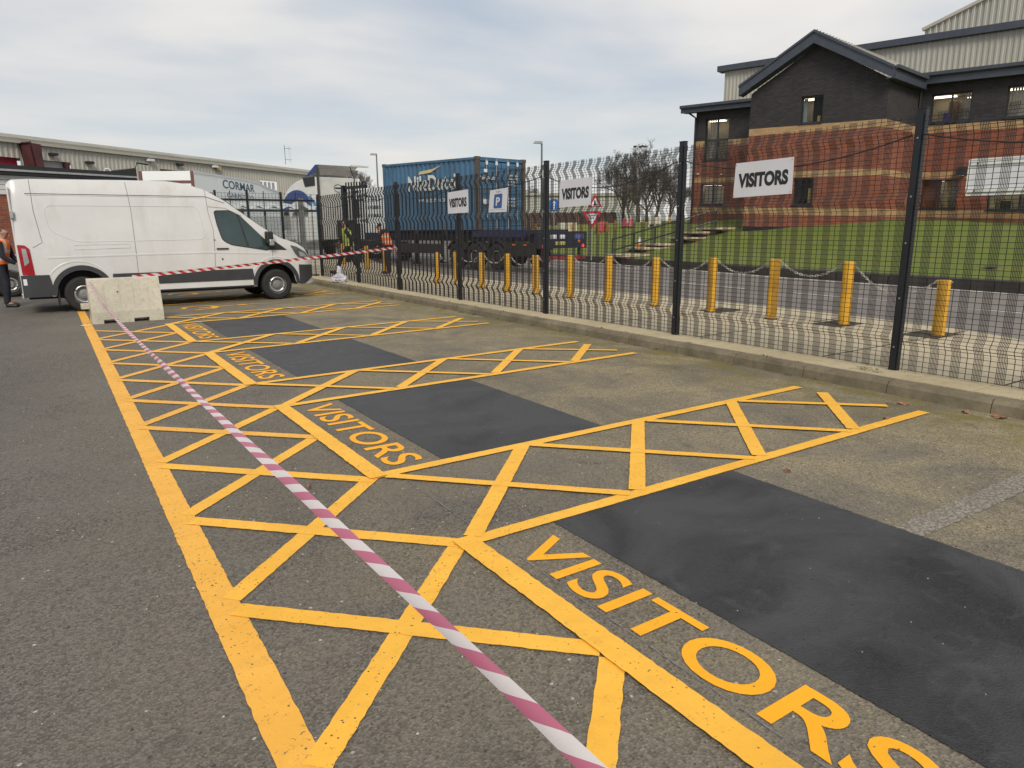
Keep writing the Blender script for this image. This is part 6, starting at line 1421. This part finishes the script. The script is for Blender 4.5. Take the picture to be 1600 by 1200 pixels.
def person(name_label, loc, rz, J, vest, cap=None, group=None):
    """J: joint positions, local x = facing, y = left, z up. Joints: pel, chest, neck, head, and for L/R: hip knee ank toe sho elb wri"""
    e = empty('person', loc, rz, name_label, 'person', group)
    V = []; idx = {}; E = []
    def add(n, p, r): idx[n] = len(V); V.append((p, r)); return idx[n]
    def link(a, b): E.append((idx[a], idx[b]))
    add('pel', J['pel'], (.14, .12)); add('waist', tuple((Vector(J['pel']) * .5 + Vector(J['chest']) * .5)), (.14, .115)); add('chest', J['chest'], (.15, .12)); add('neck', J['neck'], .060)
    hd = Vector(J['head']); nk = Vector(J['neck']); f = Vector(J.get('look', (1, 0, 0))).normalized()
    add('jaw', tuple(nk.lerp(hd, .45) + f * .02), .068); add('head', tuple(hd), (.088, .095)); add('crown', tuple(hd + (hd - nk).normalized() * .07), .075)
    for a, b in (('pel', 'waist'), ('waist', 'chest'), ('chest', 'neck'), ('neck', 'jaw'), ('jaw', 'head'), ('head', 'crown')): link(a, b)
    for s in 'LR':
        for n_, r in (('hip', .085), ('knee', .060), ('ank', .045), ('toe', .038), ('sho', .060), ('elb', .043), ('wri', .028)): add(n_ + s, J[n_ + s], r)
        for a, b in (('pel', 'hip' + s), ('hip' + s, 'knee' + s), ('knee' + s, 'ank' + s), ('ank' + s, 'toe' + s), ('chest', 'sho' + s), ('sho' + s, 'elb' + s), ('elb' + s, 'wri' + s)): link(a, b)
        w_ = Vector(J['wri' + s]); d = (w_ - Vector(J['elb' + s])).normalized(); side = d.cross(Vector((1, 0, 0))) if abs(d.x) < .8 else d.cross(Vector((0, 0, 1))); side.normalize(); up = side.cross(d)
        add('palm' + s, tuple(w_ + d * .05), (.036, .018)); link('wri' + s, 'palm' + s)
        for k in range(4):
            o_ = side * (.028 - .018 * k); L = [.07, .08, .075, .058][k]; a = w_ + d * .085 + o_; m_ = a + d * L * .5 + up * .008; t_ = m_ + d * L * .42 + up * .022
            for q_, (pp, rr) in enumerate(((a, .0095), (m_, .0085), (t_, .007))): add('f%d%d%s' % (k, q_, s), tuple(pp), rr)
            link('palm' + s, 'f%d0%s' % (k, s)); link('f%d0%s' % (k, s), 'f%d1%s' % (k, s)); link('f%d1%s' % (k, s), 'f%d2%s' % (k, s))
        a = w_ + d * .035 + side * .038; add('th0' + s, tuple(a), .011); add('th1' + s, tuple(a + d * .045 + side * .018), .009); link('palm' + s, 'th0' + s); link('th0' + s, 'th1' + s)
    skinned('body', V, E, M_skin, e)
    def sub(name, names, edges, mat, grow, flat=None, lvl=2):
        VV = [((V[idx[n]][0][0], V[idx[n]][0][1], V[idx[n]][0][2] - (.05 if n[:3] == 'ank' else 0)), tuple(x + grow for x in (V[idx[n]][1] if isinstance(V[idx[n]][1], tuple) else (V[idx[n]][1],) * 2))) for n in names]; EE = [(names.index(a), names.index(b)) for a, b in edges]; return skinned(name, VV, EE, mat, e, lvl)
    sub('trousers', ['pel', 'hipL', 'kneeL', 'ankL', 'hipR', 'kneeR', 'ankR', 'waist'], [('pel', 'hipL'), ('hipL', 'kneeL'), ('kneeL', 'ankL'), ('pel', 'hipR'), ('hipR', 'kneeR'), ('kneeR', 'ankR'), ('pel', 'waist')], M_navy, .020)
    sub('jacket', ['chest', 'neck', 'waist', 'pel', 'shoL', 'elbL', 'wriL', 'shoR', 'elbR', 'wriR'], [('chest', 'neck'), ('chest', 'waist'), ('waist', 'pel'), ('chest', 'shoL'), ('shoL', 'elbL'), ('elbL', 'wriL'), ('chest', 'shoR'), ('shoR', 'elbR'), ('elbR', 'wriR')], M_navy, .016)
    c = Vector(J['chest']); p_ = Vector(J['pel']); nk_ = Vector(J['neck']); mb = MB(); vs = []; NR = 20
    lv = [(p_ + Vector((0, 0, -.02)), .165, .205), (p_.lerp(c, .35), .160, .20), (p_.lerp(c, .75), .168, .22), (c + Vector((0, 0, .02)), .165, .232), (c.lerp(nk_, .55) + Vector((0, 0, .01)), .125, .21), (c.lerp(nk_, .80), .10, .15), (c.lerp(nk_, .98), .078, .085)]
    for cc_, rx, ry in lv:
        for k in range(NR): an = 2 * math.pi * k / NR; vs.append((cc_.x + rx * math.cos(an) * (1 + .04 * math.sin(3 * an)), cc_.y + ry * math.sin(an), cc_.z))
    mb.mesh(vs, [(i * NR + k, i * NR + (k + 1) % NR, (i + 1) * NR + (k + 1) % NR, (i + 1) * NR + k) for i in range(len(lv) - 1) for k in range(NR)]); mb.build('hi_vis_vest', vest, e, smooth=True)
    for s in 'LR':
        a, t_ = Vector(J['ank' + s]), Vector(J['toe' + s]); skinned('shoe', [(tuple(a - Vector((0, 0, .02))), (.070, .070)), (tuple(a.lerp(t_, .1) - Vector((0, 0, .045))), (.068, .062)), (tuple(t_), (.064, .052)), (tuple(t_ + (t_ - a).normalized() * .05), (.05, .04))], [(0, 1), (1, 2), (2, 3)], M_shoe, e)
    up = (hd - nk).normalized()
    skinned('hair', [(tuple(hd + up * .055 - f * .02), (.105, .105)), (tuple(hd - f * .05), (.095, .09)), (tuple(hd - f * .05 - up * .05), (.075, .07))], [(0, 1), (1, 2)], cap or M_hair, e)
    # face
    sidev = up.cross(f).normalized()
    mb = MB(); n0 = hd + f * .095 - up * .01; mb.mesh([n0 + up * .03, n0 + f * .028 - up * .02, n0 + sidev * .016 - up * .02, n0 - sidev * .016 - up * .02], [(0, 1, 2), (0, 3, 1), (1, 3, 2)]); mb.build('nose', M_skin, e)
    for s in (-1, 1):
        mb = MB(); c_ = hd + f * .083 + sidev * .032 * s + up * .015; mb.lathe([(0, -.008), (.011, 0), (0, .008)], 8, 'x', c_); mb.build('eye', M_signblack, e)
        mb = MB(); c_ = hd + sidev * .092 * s; mb.lathe([(0, -.008), (.026, 0), (0, .008)], 10, 'y', c_); mb.build('ear', M_skin, e)
    mb = MB(); c_ = hd + f * .087 - up * .055; mb.bar(c_ - sidev * .024, c_ + sidev * .024, .008, .007); mb.build('mouth', simple('lips', (.28, .10, .09), .6), e)
    return e
stand = dict(pel=(0, 0, .95), chest=(.06, 0, 1.34), neck=(.10, 0, 1.47), head=(.16, 0, 1.59), look=(1, 0, -.45),
             hipL=(0, .10, .90), kneeL=(.02, .11, .50), ankL=(-.03, .12, .09), toeL=(.15, .14, .035), hipR=(0, -.10, .90), kneeR=(.10, -.11, .50), ankR=(.06, -.12, .09), toeR=(.24, -.14, .035),
             shoL=(.11, .19, 1.36), elbL=(.16, .24, 1.08), wriL=(.34, .16, .93), shoR=(.11, -.19, 1.36), elbR=(.17, -.25, 1.08), wriR=(.36, -.14, .93))
p = G(20, 479); 
person('man in an orange hi-vis vest and dark clothes standing behind the van, head bowed', p + Vector((-.10, 0, 0)), math.atan2(CR.y, CR.x) + .25, stand, M_vor)
walk = dict(pel=(0, 0, .93), chest=(.06, 0, 1.32), neck=(.09, 0, 1.48), head=(.12, 0, 1.62), look=(1, 0, -.1),
            hipL=(0, .09, .88), kneeL=(.26, .10, .54), ankL=(.42, .11, .13), toeL=(.60, .12, .10), hipR=(0, -.09, .88), kneeR=(-.10, -.10, .48), ankR=(-.32, -.11, .14), toeR=(-.18, -.12, .035),
            shoL=(.06, .19, 1.38), elbL=(-.12, .23, 1.14), wriL=(-.10, .22, .88), shoR=(.06, -.19, 1.38), elbR=(.14, -.24, 1.10), wriR=(.34, -.20, 1.0))
p = D(548, 429, 22.5); person('person in dark clothes and a yellow hi-vis vest striding behind the mesh fence', p, math.atan2(-CR.y, -CR.x) + .1, walk, M_vye, M_navy)
bend = dict(stand); bend.update(chest=(.16, 0, 1.28), neck=(.24, 0, 1.41), head=(.33, 0, 1.52), look=(1, 0, -.7), elbL=(.28, .24, 1.02), wriL=(.44, .14, .85), elbR=(.28, -.24, 1.02), wriR=(.46, -.12, .88))
p = D(609, 427, 23); person('person in dark clothes and an orange hi-vis vest behind the far fence by the container', p, math.atan2(-CR.y, -CR.x) - .3, bend, M_vor, M_navy)
